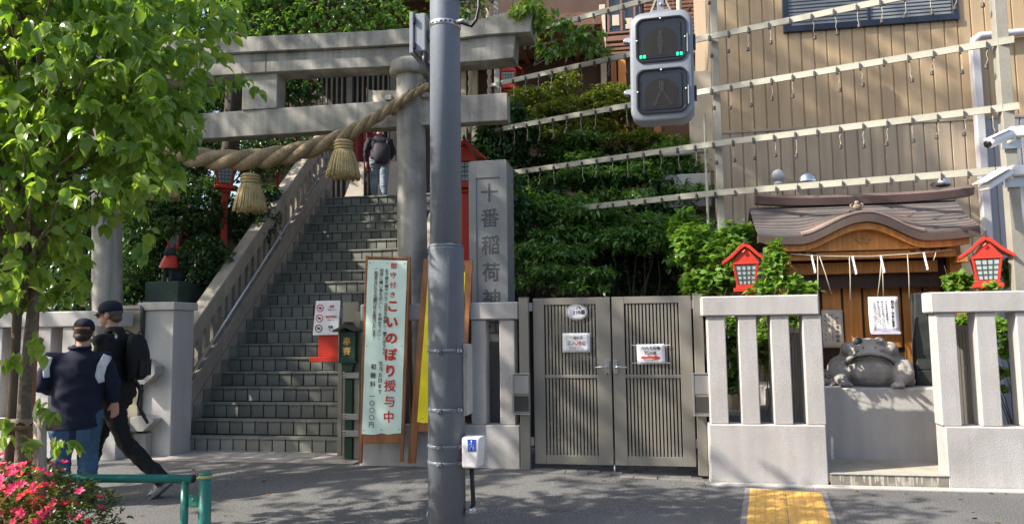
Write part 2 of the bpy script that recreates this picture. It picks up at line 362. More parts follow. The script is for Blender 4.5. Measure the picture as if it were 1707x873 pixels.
def foliage(name, parent, blobs, tips, per, size, m_, tpl=LT, droop=.5, spread=1., shell=.55, clip=None, kind='stuff', **k):
    T, Dr = in_blobs(tips, blobs, shell)
    if clip is not None:
        keep = clip(T); T, Dr = T[keep], Dr[keep]
    P, D, N, Sz = cluster_leaves(T, Dr, per, size, droop, spread)
    off = WL[parent.name] if parent is not None else Vector()
    me = leaves_mesh(name, P - np.array(off), D, N, Sz, m_, tpl)
    o = bpy.data.objects.new(name, me); COL.objects.link(o); WL[o.name] = off
    return put(o, parent, kind=kind, **k), T
def limbs(name, m_, parent, base, tips, r0, n=10, nseg=5, wob=.08):
    """trunkless branches from base towards a few of the twig tips"""
    mb = MB(); b = Vector(base)
    for t in tips[:n]:
        t = Vector(t); pts = []
        for i in range(nseg+1):
            u = i/nseg; q = b.lerp(t, u) + Vector((0, 0, (t-b).length*.10*sin(pi*u))) + Vector(rng.normal(size=3))*wob*(0 if i == 0 else u)
            pts.append(q)
        mb.tube(pts, [r0*(1-u*.85) for u in [i/nseg for i in range(nseg+1)]], 6)
    return mb.build(name, m_, parent, smooth=True)
def ss(t): t = max(0, min(1, t)); return t*t*(3-2*t)
def gz(x, y): return .06*ss((.6-x)/1.9)*ss((y-6)/1.6)
# ================================================================ ground
def sheet(name, xs, ys, zf, m_, **k):
    mb = MB(); n = len(xs)
    mb.add([(x, y, zf(x, y)) for y in ys for x in xs], [(j*n+i, j*n+i+1, (j+1)*n+i+1, (j+1)*n+i) for j in range(len(ys)-1) for i in range(n-1)])
    o = mb.build(name, m_, smooth=True, kind='structure', **k); return o
fr = lambda a, b, n: [a+(b-a)*i/n for i in range(n+1)]
sheet('ground', [-200, 200], [-200, 260], lambda x, y: -.2, SOIL)
sheet('road', [-60, 60], [-9, 3.52], lambda x, y: -.13, ROADM)
MB().box(-60, 60, 3.524, 3.66, -.19, .012).build('kerb', KERB, bevel=.012, kind='structure')
sheet('sidewalk', [-60, -20]+fr(-9, 6, 50)+[20, 60], [3.664]+fr(4.2, 8.9, 24)+[9.4], gz, ASPH)
# opposite side of the street (behind the camera): pavement only
MB().box(-60, 60, -12.5, -9.02, -.19, .01).build('far_pavement', KERB, kind='structure')
# concrete edge strip under the right-hand fence
kb = thing('edge_strip', 'pale concrete edge strip along the foot of the granite fence', 'kerb', (2.5, 7.68, 0)); kb['kind'] = 'structure'
x = .56
while x < 6:
    box('kerb_stone', x, x+.995, 7.62, 7.74, -.05, .016, KERB, kb, .006); x += 1.0
# brick apron in front of the stairs
def pavers(rootname, label, x0, x1, y0, y1, w, d, z, slope=0, m_=PAVE, jit=.003):
    t = thing(rootname, label, 'paving', ((x0+x1)/2, y0, z-.05)); t['kind'] = 'structure'
    mbb = MB(); zf = (lambda x, y: z) if not slope else gz
    mbb.rings([[(x, y0-.01, -.1), (x, y0-.01, zf(x, y0)-.006), (x, y1+.01, zf(x, y1)-.006), (x, y1+.01, -.1)] for x in fr(x0-.02, x1+.02, 8)]); mbb.build('mortar_bed', JOINT, t)
    src = None; j = 0; y = y0
    while y + d*.5 < y1:
        x = x0 + (w/2 if j % 2 and slope else 0)
        while x + w*.9 < x1:
            if src is None:
                src = MB().box(-w/2+.0015, w/2-.0015, -d/2+.0015, d/2-.0015, -.05, 0).mesh('paver', m_)
            piece(src, 'paver', (x+w/2, y+d/2, (z if not slope else gz(x+w/2, y+d/2)+.003)+random.uniform(-jit, jit)), t, (random.uniform(-.006, .006), random.uniform(-.006, .006), 0)); x += w
        y += d; j += 1
    return t
pavers('stair_apron', 'strip of beige paving blocks at the foot of the stone stairs', -6.4, -3.25, 8.02, 8.74, .21, .178, .066)
pavers('gate_apron', 'strip of shade-darkened paving blocks under the double metal gate', -1.32, .56, 7.80, 8.74, .235, .155, .062, 1, mat('paver_shaded', (.18, .172, .16), .85, .14, 6, .12, 160, .25, 120, inst=.10))  # darker copy of the paver colour: shade at the gate painted in

# ================================================================ granite fences
def stone_fence(label, x0, x1, y, zb, zt, ztop, posts, pw, ground=0, m_=GRAN, dep=.24, basex=None, capx=None):
    t = thing('stone_fence', label, 'fence', ((x0+x1)/2, y+dep/2, ground), 'granite fence sections along the pavement')
    bx0, bx1 = basex or (x0, x1); cx0, cx1 = capx or (x0, x1)
    box('plinth', bx0, bx1, y, y+dep, ground-.05, zb, m_, t, .010)
    src = None
    for px in posts:
        if src is None: src = box('post', px-pw/2, px+pw/2, y+.022, y+dep-.03, zb+.001, zt-.001, m_, t, .008); p0 = px
        else: 
            o = piece(src, 'post', (px, y, 0), t); o.location = (px-p0, 0, 0)
    box('cap', cx0, cx1, y-.004, y+dep+.004, zt, ztop, m_, t, .012)
    return t
F1 = stone_fence('white granite fence section with four posts just right of the double gate', .615, 1.725, 7.75, .578, 1.655, 1.855,
    [at(1194, 540, 7.77).x, at(1246, 540, 7.77).x, at(1300, 540, 7.77).x, at(1354, 540, 7.77).x], .178, capx=(.585, 1.715))
xx = [at(1577, 540, 7.77).x + i*.352 for i in range(9)]
F2 = stone_fence('white granite fence section at the right edge, right of the frog', 2.795, 5.9, 7.75, .578, 1.655, 1.855, xx, .178, capx=(2.735, 5.95))
xx = [at(797, 600, 7.98).x - i*.31 for i in range(5)] + [at(845, 600, 7.98).x]
F0 = stone_fence('shaded granite fence section behind the notice boards and signal pole', -3.16, -1.345, 7.98, .515, 1.655, 1.845, xx, .17, .04)
xx = [at(70, 600, 7.98).x - .345*i for i in range(-1, 9)]
F3 = stone_fence('pale granite fence section behind the two walking men', -10.2, -6.21, 7.98, .54, 1.64, 1.83, xx, .19, .04)

# ================================================================ double metal gate
GY = 8.0
def gx(px): return at(px, 630, GY).x
g = thing('double_gate', 'closed taupe metal double gate with vertical slats and paper notices', 'gate', (-.35, GY, .06))
zt, zb, zm0, zm1 = 1.878, .112, 1.018, 1.052
ZT0, ZB1 = 1.805, .205
for (a, b, c, d) in ((gx(890), gx(908.5), gx(995.5), gx(1019.5)), (gx(1022.5), gx(1043), gx(1135), gx(1156))):
    lf = MB()
    leaf = box('gate_leaf', a, b, GY, GY+.05, zb, zt, GATEM, g, .003)
    for nm, bb in (('stile', (c, d, GY, GY+.05, zb, zt)), ('top_rail', (b+.001, c-.001, GY+.002, GY+.048, ZT0, zt)), ('bottom_rail', (b+.001, c-.001, GY+.002, GY+.048, zb, ZB1)), ('middle_rail', (b+.001, c-.001, GY+.001, GY+.05, zm0, zm1))):
        box(nm, *bb, GATEM, leaf, .003)
    ns = 15; sw = (c-b)/(ns+.45)
    for lo, hi in ((zm1+.001, ZT0-.001), (ZB1+.001, zm0-.001)):
        src = None
        for i in range(ns):
            cx = b + sw*(i+.5) + sw*.225
            if src is None: src = box('slat', cx-sw*.30, cx+sw*.30, GY+.012, GY+.04, lo, hi, GATEM, leaf, 0); c0 = cx
            else: o = piece(src, 'slat', (cx, 0, 0), leaf); o.location = (cx-c0, 0, 0)
xm = (gx(1019.5)+gx(1022.5))/2
for sgn, px in ((-1, 1012.5), (1, 1025.5)):
    h = at(px, 611, GY); pl = box('handle_plate', h.x-.022, h.x+.022, GY-.012, GY-.001, h.z-.075, h.z+.075, STEEL, g, .003)
    MB().tube([(h.x, GY-.012, h.z), (h.x, GY-.05, h.z), (h.x+sgn*.03, GY-.058, h.z), (h.x+sgn*.125, GY-.056, h.z-.002)], .0105, 8).build('lever', STEEL, pl, smooth=True)
h = at(1012.5, 619, GY); MB().tube([(h.x, GY-.017, h.z-.02), (h.x, GY-.010, h.z-.02)], .009, 10).build('keyhole', GATED, g)
MB().tube([(xm, GY+.02, .0), (xm, GY+.02, .115)], .011, 8).build('drop_bolt', STEEL, g, smooth=True)
for z_ in (1.74, .3):
    box('hinge', gx(1156)+.001, gx(1163), GY+.005, GY+.04, z_, z_+.09, STEEL, g, .003)
    box('hinge', gx(882), gx(889), GY+.005, GY+.04, z_, z_+.09, STEEL, g, .003)
for lab, p0, p1 in (('taupe square gatepost left of the double gate', 867.5, 883), ('taupe square gatepost right of the double gate', 1159, 1175)):
    gp = thing('gatepost', lab, 'post', (gx(p0), GY-.04, .02), 'posts of the double gate')
    w = box('shaft', gx(p0), gx(p1), GY-.05, GY+.05, .03, 1.885, GATEM, gp, .004)
    box('post_cap', gx(p0)-.003, gx(p1)+.003, GY-.053, GY+.053, 1.886, 1.892, GATEM, gp, 0)
    pc = (p0+p1)/2 + (-4 if p0 < 1000 else 0); z0, z1 = az(687, GY-.06), az(623, GY-.06)
    bx = thing('meter_box', lab.replace('taupe square gatepost', 'stainless box with dark lower window on the post'), 'box', (gx(pc), GY-.08, z0), 'boxes on the gateposts')
    X0, X1 = gx(pc-14), gx(pc+14)
    box('housing', X0, X1, GY-.12, GY-.051, z0, z1, GATEM, bx, .004)
    zmid = (z0+z1)/2 - .015
    box('upper_plate', X0+.02, X1-.012, GY-.126, GY-.121, zmid+.016, z1-.014, STEEL, bx, .002)
    box('lower_window', X0+.02, X1-.012, GY-.125, GY-.121, z0+.02, zmid-.008, GATED, bx, .002)
    box('rim', X0-.006, X0+.014, GY-.132, GY-.12, z0-.006, z1+.006, STEEL, bx, .002)
    box('lip', X0-.003, X1+.006, GY-.135, GY-.119, z1+.002, z1+.012, STEEL, bx, .002)
    box('lip', X0-.003, X1+.006, GY-.135, GY-.119, z0-.014, z0-.004, STEEL, bx, .002)
# notices tied to the gate
def notice(name, lab, px0, px1, py0, py1, Y, m_=PAPERW, roll=0, cat='notice'):
    a, b = at(px0, py1, Y), at(px1, py0, Y); cx, cz = (a.x+b.x)/2, (a.z+b.z)/2
    t = thing(name, lab, cat, (cx, Y, cz)); w, h = b.x-a.x, b.z-a.z; mb = MB(); n = 6
    R = Matrix.Rotation(roll, 4, 'Y')
    vs = [];
    for j in range(n+1):
        for i in range(n+1):
            u, v = i/n-.5, j/n-.5; q = R @ Vector((u*w, -.006*sin(u*5+v*4) - .004*abs(u*v)*8, v*h)); vs.append(q + Vector((cx, Y, cz)))
    mb.add(vs, [(j*(n+1)+i, j*(n+1)+i+1, (j+1)*(n+1)+i+1, (j+1)*(n+1)+i) for j in range(n) for i in range(n)])
    o = mb.build('sheet', m_, t, smooth=True); sd = o.modifiers.new('solidify', 'SOLIDIFY'); sd.thickness = .0015; sd.offset = 1
    return t, cx, cz, w, h
NY = GY-.006
t, cx, cz, w, h = notice('keep_out_notice', 'white laminated notice reading 立入禁止 keep out on the left gate leaf', 938, 983.5, 554.5, 587, NY)
text('一般の方', h*.17, INK, (cx, NY-.012, cz+h*.27), t, bold=.008); text('立入', h*.25, INK, (cx-w*.17, NY-.012, cz+h*.0), t, bold=.006); text('禁', h*.25, INKR, (cx+w*.09, NY-.012, cz+h*.0), t, bold=.006); text('止', h*.25, INK, (cx+w*.27, NY-.012, cz+h*.0), t, bold=.006)
text('keep out', h*.2, INKG, (cx, NY-.012, cz-h*.28), t)
t, cx, cz, w, h = notice('frog_direction_notice', 'white notice with red arrow pointing right tied to the right gate leaf', 1062, 1108, 573, 606.5, NY, roll=-.02)
text('かえる石像', h*.19, INK, (cx, NY-.012, cz+h*.31), t, bold=.008); text('庭中塔', h*.19, INK, (cx-w*.02, NY-.012, cz+h*.07), t, bold=.008)
mb = MB(); y_ = NY-.012; za = cz-h*.17
mb.prism([(cx-w*.34, za-h*.05), (cx+w*.12, za-h*.05), (cx+w*.12, za-h*.11), (cx+w*.36, za), (cx+w*.12, za+h*.11), (cx+w*.12, za+h*.05), (cx-w*.34, za+h*.05)], y_, y_+.001); mb.build('arrow', INKR, t)
text('お進み下さい', h*.11, INKG, (cx, NY-.012, cz-h*.40), t)
for sx_, sz_ in ((-1, 1), (1, 1), (1, -1), (-1, -1)):
    MB().tube([(cx+sx_*w*.48, NY-.004, cz+sz_*h*.42), (cx+sx_*w*.68, NY-.002, cz+sz_*h*.46)], .0035, 5).build('cable_tie', WHITEP, t)
# oval emergency plate
a, b = at(944, 533, NY), at(979, 507, NY); cx, cz, w, h = (a.x+b.x)/2, (a.z+b.z)/2, b.x-a.x, b.z-a.z
t = thing('oval_plate', 'oval white plate marked 110 at the top of the left gate leaf', 'sign', (cx, NY, cz))
MB().prism([(cx+w/2*cos(2*pi*i/32), cz+h/2*sin(2*pi*i/32)) for i in range(32)], NY-.004, NY).build('plate', PAPERW, t)
mb = MB(); ring = [(cx+w/2*.96*cos(2*pi*i/32), cz+h/2*.94*sin(2*pi*i/32)) for i in range(32)]; ri = [(cx+w/2*.88*cos(2*pi*i/32), cz+h/2*.82*sin(2*pi*i/32)) for i in range(32)]
mb.rings([[(q[0], NY-.0048, q[1]) for q in ring], [(q[0], NY-.0048, q[1]) for q in ri]], cap=False); mb.build('border', INKG, t)
text('こども', h*.2, INK, (cx+w*.0, NY-.006, cz+h*.29), t, bold=.006); text('110番', h*.33, INK, (cx+w*.13, NY-.006, cz+h*.0), t, bold=.010)
mb = MB(); mb.ell((cx-w*.27, NY-.005, cz-.002), (w*.13, .001, h*.27)); mb.build('emblem', mat('pale_violet', (.55, .5, .6), .6), t)

# ================================================================ stairs
SY, SZ, SR, ST = 8.72, .055, .19, .21
SXL, SXR = -5.84, -3.36
st = thing('stone_staircase', 'steep grey tiled stone staircase climbing to the shrine', 'stairs', ((SXL+SXR)/2, SY, SZ)); st['kind'] = 'structure'
tw = (SXR-SXL)/14
tsrc = MB().box(-tw/2+.009, tw/2-.009, 0, .03, 0.004, SR-.034).mesh('riser_tile', STEPM)
nsrc = MB().box(-tw/2+.002, tw/2-.002, -.018, .11, -.028, 0).mesh('nosing_tile', NOSE)
for i in range(21):
    y, z = SY+i*ST, SZ+i*SR
    step = MB().box(SXL, SXR, y+.012, y+ST+.5, z-.1, z+SR-.012).build('step', JOINT, st)
    for k in range(14):
        cx = SXL+(k+.5)*tw + (0)
        if i < 11 or k > 2: pass
        piece(tsrc, 'riser_tile', (cx, y+random.uniform(-.002, .002), z), step)
    for k in range(14): piece(nsrc, 'nosing_tile', (SXL+(k+.5)*tw, y-.0, z+SR+random.uniform(-.0015, .0015)), step)
    MB().box(SXL+.001, SXL+.016, y+.02, y+ST+.01, z+SR+.001, z+SR+.17).build('skirting_tile', STEPM, step, bevel=.003)
# landing and path at the top
LTZ = SZ+21*SR; LTY = SY+21*ST
MB().box(-9, 3.2, LTY+.3, 26, LTZ-.3, LTZ-.004).build('shrine_precinct', PAVE, kind='structure')
# left flank wall with balusters
wl = thing('stair_parapet', 'beige rendered stair parapet with open balusters and steel handrail', 'parapet', (SXL-.12, SY, SZ))
wx0, wx1 = SXL-.20, SXL-.004
sl_ = SR/ST
y0, y1 = SY-.02, LTY+.15
def sp(off): return [(y0, SZ+off), (y1, SZ+off+(y1-y0)*sl_)]
lo = [(y0, SZ-.1), (y1, LTZ-.6), (y1, SZ+.66+(y1-y0)*sl_), (y0, SZ+.66)]
MB().prism(lo, wx0, wx1, 'x').build('lower_wall', WALLB, wl, bevel=.006)
MB().prism([(y0, SZ+.60), (y1, SZ+.60+(y1-y0)*sl_), (y1, SZ+.675+(y1-y0)*sl_), (y0, SZ+.675)], wx1+.001, wx1+.02, 'x').build('ledge', WALLB, wl, bevel=.004)
for off in (.12, .36): MB().prism([(y0, SZ+off), (y1, SZ+off+(y1-y0)*sl_), (y1, SZ+off+.008+(y1-y0)*sl_), (y0, SZ+off+.008)], wx1+.0005, wx1+.003, 'x').build('joint_line', JOINT, wl)
y = y0+.02; k = 0
while y < y1-.12:
    z = SZ+.66+(y-y0)*sl_
    MB().prism([(y, z), (y+.10, z+.10*sl_), (y+.10, z+.10*sl_+.47), (y, z+.47)], wx0+.04, wx1-.035, 'x').build('baluster', WALLB, wl)
    y += .175; k += 1
MB().prism([(y0, SZ+1.12), (y1, SZ+1.12+(y1-y0)*sl_), (y1, SZ+1.40+(y1-y0)*sl_), (y0, SZ+1.40)], wx0-.01, wx1+.004, 'x').build('coping', WALLB, wl, bevel=.01)
hr = [(wx1+.10, y0+.0, SZ+.93+0), (wx1+.10, y1, SZ+.93+(y1-y0)*sl_)]
MB().tube(hr, .019, 10).build('handrail', STEEL, wl, smooth=True)
for u in (.03, .2, .37, .54, .71, .88):
    y = y0+(y1-y0)*u; z = SZ+.93+(y-y0)*sl_
    MB().tube([(wx1-.04, y, z-.06), (wx1+.09, y, z-.05), (wx1+.10, y, z)], .008, 6).build('rail_bracket', STEEL, wl, smooth=True)
# right flank wall (mostly behind the torii pillar)
wr = thing('stair_parapet', 'beige stair wall on the right side behind the torii pillar', 'parapet', (SXR+.1, SY, SZ))
MB().prism([(y0+.3, SZ-.1), (y1, LTZ-.6), (y1, SZ+.9+(y1-y0)*sl_), (y0+.3, SZ+1.2)], SXR+.004, SXR+.2, 'x').build('flank_wall', WALLB, wr, bevel=.006)

# stone pillar at the foot of the parapet
PY = 8.30
px0, px1 = at(236, 620, PY).x, at(287, 620, PY).x
pl = thing('stone_pillar', 'grey rendered pillar with flat cap at the foot of the stair parapet', 'pillar', ((px0+px1)/2, PY, .05))
ptop = az(517, PY, 255)
box('shaft', px0, px1, PY, PY+.42, .03, ptop, PLAST, pl, .006)
box('cap', px0-.06, px1+.03, PY-.04, PY+.46, ptop+.001, ptop+.10, PLAST, pl, .008)
# wedge brackets on the pillar face
for py, hh in ((640, .30), (718, .2)):
    z = az(py, PY-.1, 250); MB().prism([(px0-.02, z), (px0+.16, z), (px0+.30, z+.12), (px0+.30, z+hh*.75), (px0+.16, z+hh), (px0-.02, z+hh*.8)], PY-.16, PY-.001).build('corbel', GRANW, pl, bevel=.006)
MB().box(px0+.0, px0+.17, PY-.11, PY-.001, .06, az(720, PY, 250)).build('corbel_base', GRANW, pl, bevel=.006)
# folded gate leaf left of the pillar
q0, q1 = at(192, 620, 8.25).x, at(236, 620, 8.25).x
sg = thing('side_gate_leaf', 'beige metal gate panel standing open behind the man with the backpack', 'gate panel', ((q0+q1)/2, 8.25, .05))
box('panel', q0, q1-.04, 8.26, 8.30, .1, az(516, 8.25, 215), mat('panel_beige', (.33, .30, .22), .5, .06, 3), sg, .003)
box('edge_stile', q1-.038, q1-.008, 8.24, 8.32, .06, az(512, 8.25, 235), GATED, sg, .003)
box('top_cap', q0-.02, q1-.04, 8.24, 8.32, az(515, 8.25, 215), az(509, 8.25, 215), GATEM, sg, .003)

# open entrance gate seen edge-on beside the notice board
ex = lambda px, Y=8.3: at(px, 650, Y).x
og = thing('entrance_gate', 'taupe entrance gate folded open beside the mint notice board', 'gate', (ex(575), 8.3, .06))
box('edge_panel', ex(563), ex(570), 8.30, 8.34, .1, az(543, 8.3, 567), GATEM, og, .003)
box('stile', ex(572), ex(575.5), 8.29, 8.33, .08, az(545, 8.3, 573), GATEM, og, .002)
box('green_post', ex(577), ex(589), 8.27, 8.33, .05, az(598, 8.3, 582), GREENB, og, .004)
box('stile', ex(591), ex(600), 8.29, 8.33, .1, az(520, 8.3, 595), GATEM, og, .003)
box('panel', ex(568), ex(594), 8.345, 8.36, az(560, 8.3, 582), az(503, 8.3, 582), GATEM, og, .003)
for py in (625, 694, 722):
    z = az(py, 8.25, 585); pb = box('latch_plate', ex(574), ex(601), 8.24, 8.262, z-.034, z+.034, STEEL, og, .003)
    for dx, dz in ((-.05, .015), (-.05, -.015), (-.02, .015), (-.02, -.015)):
        MB().tube([(ex(582)+dx, 8.234, z+dz), (ex(582)+dx, 8.241, z+dz)], .006, 8).build('bolt', GATED, pb)
# prohibition sign on a red stand
a, b = at(523, 558, 8.6), at(568, 500.5, 8.6)
t = thing('prohibition_sign', 'white sign with three red prohibition circles standing by the stairs', 'sign', ((a.x+b.x)/2, 8.6, a.z))
mb = MB(); sk = .04
mb.prism([(a.x-.01, a.z), (b.x-.03, a.z), (b.x, b.z), (a.x+.03, b.z)], 8.59, 8.6); mb.build('board', PAPERW, t)
for k in range(3):
    cz = b.z-.09-k*.125; cx = a.x+.085-.008*k; mb = MB()
    mb.rings([[(cx+r_*cos(2*pi*i/20), 8.586, cz+r_*sin(2*pi*i/20)) for i in range(20)] for r_ in (.047, .038)], cap=False); mb.bar((cx-.028, 8.586, cz+.028), (cx+.028, 8.586, cz-.028), .001, .008, (0, 1, 0)); mb.build('prohibition_ring', [INKR, INKR, mat('ring_dark', (.10, .02, .02), .6)][k], t)
    mb = MB(); mb.ell((cx, 8.587, cz), (.02, .001, .012)); mb.build('symbol', INK, t)
    text(['喫煙', '飲食等禁止', '駐輪'][k], .037, INKR if k < 2 else INK, (cx+.155, 8.586, cz+.018), t, bold=.006, sx=.8)
    text(['ご遠慮ください', 'ご遠慮ください', '禁止'][k], .02, INK, (cx+.15, 8.586, cz-.022), t, sx=.8)
t = thing('red_box', 'red box on a red base plate standing below the prohibition sign', 'box', ((a.x+b.x)/2, 8.62, az(603, 8.62, 545)))
p0, p1 = at(530, 596, 8.62), at(565, 557, 8.62)
box('body', p0.x, p1.x+.02, 8.62, 8.8, p0.z+.012, p1.z+.02, RED, t, .006)
box('base_plate', at(518, 600, 8.62).x, p1.x+.03, 8.58, 8.84, az(603, 8.62, 545), p0.z+.011, RED, t, .005)
box('leg', p1.x-.01, p1.x+.03, 8.72, 8.76, .06, az(603, 8.62, 545)-.001, GATED, t, .003)
# green roofed offertory box
a, b = at(565, 602, 8.2), at(592, 553, 8.2)
t = thing('offertory_box', 'small dark green roofed box with gold characters on the gate post', 'box', ((a.x+b.x)/2, 8.2, a.z))
box('case', a.x, b.x, 8.2, 8.32, a.z, b.z, GREENB, t, .004)
for q in ((a.x, a.x+.018, 8.192, 8.199, a.z, b.z), (b.x-.018, b.x, 8.192, 8.199, a.z, b.z), (a.x+.019, b.x-.019, 8.192, 8.199, b.z-.04, b.z), (a.x+.019, b.x-.019, 8.192, 8.199, a.z, a.z+.05)): box('frame_bar', *q, GREENB, t, .002)
box('sill', a.x-.012, b.x+.012, 8.19, 8.33, a.z-.02, a.z-.001, GREENB, t, .003)
cx = (a.x+b.x)/2; zr = b.z+.002
prof = [(-.150, .0), (-.155, .02), (-.12, .035), (-.07, .055), (-.03, .085), (0, .098), (.03, .085), (.07, .055), (.12, .035), (.155, .02), (.150, .0), (.1, .012), (.05, .03), (0, .05), (-.05, .03), (-.1, .012)]
MB().prism([(cx+p_, zr+q_) for p_, q_ in prof], 8.13, 8.36).build('roof', GATED, t)
MB().tube([(cx, 8.12, zr+.102), (cx, 8.37, zr+.102)], .016, 8).build('ridge', GATED, t)
column('奉賽', .10, GOLD, (cx, 8.194, b.z-.05), (cx, 8.194, a.z+.06), t, bold=.004)
MB().prism([(a.x+.02, a.z-.022), (b.x-.02, a.z-.022), (b.x-.05, a.z-.12), (a.x+.05, a.z-.12)], 8.22, 8.3).build('support', GREENB, t)

# ================================================================ torii
TY = 9.1
to = thing('torii_gate', 'large weathered grey stone torii over the foot of the stairs', 'torii gate', (at(435, 400, TY).x, TY, .05))
def pillar(pxt, pxb, pyt, pyb, rt, rb):
    a, b = at(pxt, pyt, TY), at(pxb, pyb, TY); n = 24; rs = []
    for i in range(9):
        u = i/8; c = b.lerp(a, u); c.y = TY; r_ = rb+(rt-rb)*u; rs.append([(c.x+r_*cos(2*pi*j/n), TY+r_*sin(2*pi*j/n), c.z) for j in range(n)])
    p_ = MB().rings(rs).build('pillar', TORII, to, smooth=True); e = p_.modifiers.new('edge', 'EDGE_SPLIT'); e.split_angle = radians(50)
    a2 = Vector((a.x, TY, a.z))
    MB().lathe([(rt+.055, 0), (rt+.09, .03), (rt+.09, .15), (rt+.05, .19)], a.x, TY, 24, a.z-.17).build('collar', TORII, to, smooth=True)
    return a, b
ztop = 0
A, B = pillar(684, 691, 107, 740, .185, .20); A2, B2 = pillar(177, 181, 126, 740, .185, .20)
# kasagi and shimagi: curved beams swept along X
def beam(name, xs, zlo, zhi, y0, y1, m_=TORII, slant=0):
    rs = []
    n_ = len(xs)
    for i, (x, l_, h_) in enumerate(zip(xs, zlo, zhi)):
        e = slant*(1 if i == n_-1 else (-1 if i == 0 else 0))
        rs.append([(x, y0, l_), (x+e, y0, h_), (x+e, y1, h_), (x, y1, l_)])
    return MB().rings(rs).build(name, m_, to, bevel=.006)
Y0 = TY-.17
pts = [(-30, 150, 118, 90), (120, 141, 107, 78), (250, 134, 99, 73), (345, 127, 93, 68), (450, 120, 88, 63), (560, 114.5, 83, 58), (640, 111, 79, 54), (700, 107, 75, 49), (760, 104, 68, 42), (810, 101, 61, 34), (856, 96, 52, 21)]
xs = [at(p_[0], p_[1], Y0).x for p_ in pts]
zl = [at(p_[0], p_[1], Y0).z for p_ in pts]; zm_ = [at(p_[0], p_[2], Y0).z for p_ in pts]; zh = [at(p_[0], p_[3], Y0).z for p_ in pts]
beam('lower_lintel', xs, zl, [q-.004 for q in zm_], TY-.17, TY+.17, slant=.03)
xs2 = xs[:-1] + [at(884, 60, Y0-.065).x]; zm2 = zm_[:-1] + [at(884, 53, Y0-.065).z]; zh2 = zh[:-1] + [at(888, 8, Y0-.065).z]
beam('top_lintel', xs2, zm2, zh2, TY-.235, TY+.235, slant=.05)
sx_ = at(443, 105, Y0).x
MB().box(sx_-.006, sx_+.006, TY-.1735, TY+.1735, at(443, 119, Y0).z, at(443, 89, Y0).z).build('joint_line', JOINT, to)
for k_ in range(7):   # small chips and mossy clumps along the top edge
    q = at(random.uniform(250, 860), 60, TY); zt__ = float(np.interp(q.x, xs2, zh2)); MB().ell((q.x, TY+random.uniform(-.2, .1), zt__+.0), (random.uniform(.05, .12), .05, .018)).build('moss', bpy.data.materials.get('moss_green') or mat('moss_green', (.06, .075, .03), .95, .3, 20, .4, 90, .8, 60), to, smooth=True)
n0, n1 = at(60, 250, TY-.1), at(846, 206, TY-.1); zn = at(500, 221.5, TY-.1).z; zn1 = at(500, 178, TY-.1).z
box('tie_beam', n0.x, n1.x, TY-.10, TY+.10, zn, zn1, TORII, to, .008)
a, b = at(403, 181, TY-.12), at(462, 124, TY-.12)
box('centre_strut', a.x, b.x, TY-.12, TY+.12, zn1+.001, zm_[4]-.23, TORII, to, .006)
for px in (210, 655): 
    q = at(px, 200, TY).x
for sgn, cxp in ((1, A.x-.01), (-1, A2.x)):
    for dx in (-1, 1):
        xx_ = cxp+dx*.25; box('wedge', xx_-.045, xx_+.045, TY-.13, TY+.13, zn1+.001, zn1+.07, TORII, to, .006)
# straw rope
def rope(path, rads, pitch, nstr, name, parent, m_, fill=.52, n=10):
    pts = [Vector(p_) for p_ in path]
    # resample with Catmull-Rom
    P, R = [], []
    for i in range(len(pts)-1):
        p0, p1, p2, p3 = pts[max(i-1, 0)], pts[i], pts[i+1], pts[min(i+2, len(pts)-1)]
        for k in range(8):
            u = k/8; P.append(.5*((2*p1)+(p2-p0)*u+(2*p0-5*p1+4*p2-p3)*u*u+(3*p1-p0-3*p2+p3)*u**3)); R.append(rads[i]+(rads[i+1]-rads[i])*u)
    P.append(pts[-1]); R.append(rads[-1]); ph = 0
    outs = [[] for _ in range(nstr)]; rr = []
    for i, p_ in enumerate(P):
        d = (P[min(i+1, len(P)-1)]-P[max(i-1, 0)]).normalized(); a_ = d.cross(Vector((0, 1, 0))).normalized(); b_ = a_.cross(d)
        if i: ph += (P[i]-P[i-1]).length/(pitch*R[i])*2*pi
        rr.append(R[i]*fill)
        for s_ in range(nstr):
            t_ = ph+2*pi*s_/nstr; outs[s_].append(p_+(a_*cos(t_)+b_*sin(t_))*R[i]*(1-fill))
    for s_ in range(nstr): MB().tube(outs[s_], rr, n).build(name, m_, parent, smooth=True)
RY = TY-.26
sh = thing('straw_rope', 'thick twisted straw rope slung between the torii pillars', 'rope', (at(420, 265, RY).x, RY, at(420, 280, RY).z))
pts = [(160, 196), (205, 226), (258, 250), (320, 262), (390, 267), (450, 262), (510, 250), (570, 228), (620, 200), (665, 171), (702, 150), (716, 143)]
rope([at(x_, y_, RY) for x_, y_ in pts], [.06, .09, .12, .14, .145, .14, .13, .105, .082, .066, .058, .05], 7.5, 3, 'strand', sh, ROPE, .56, 12)
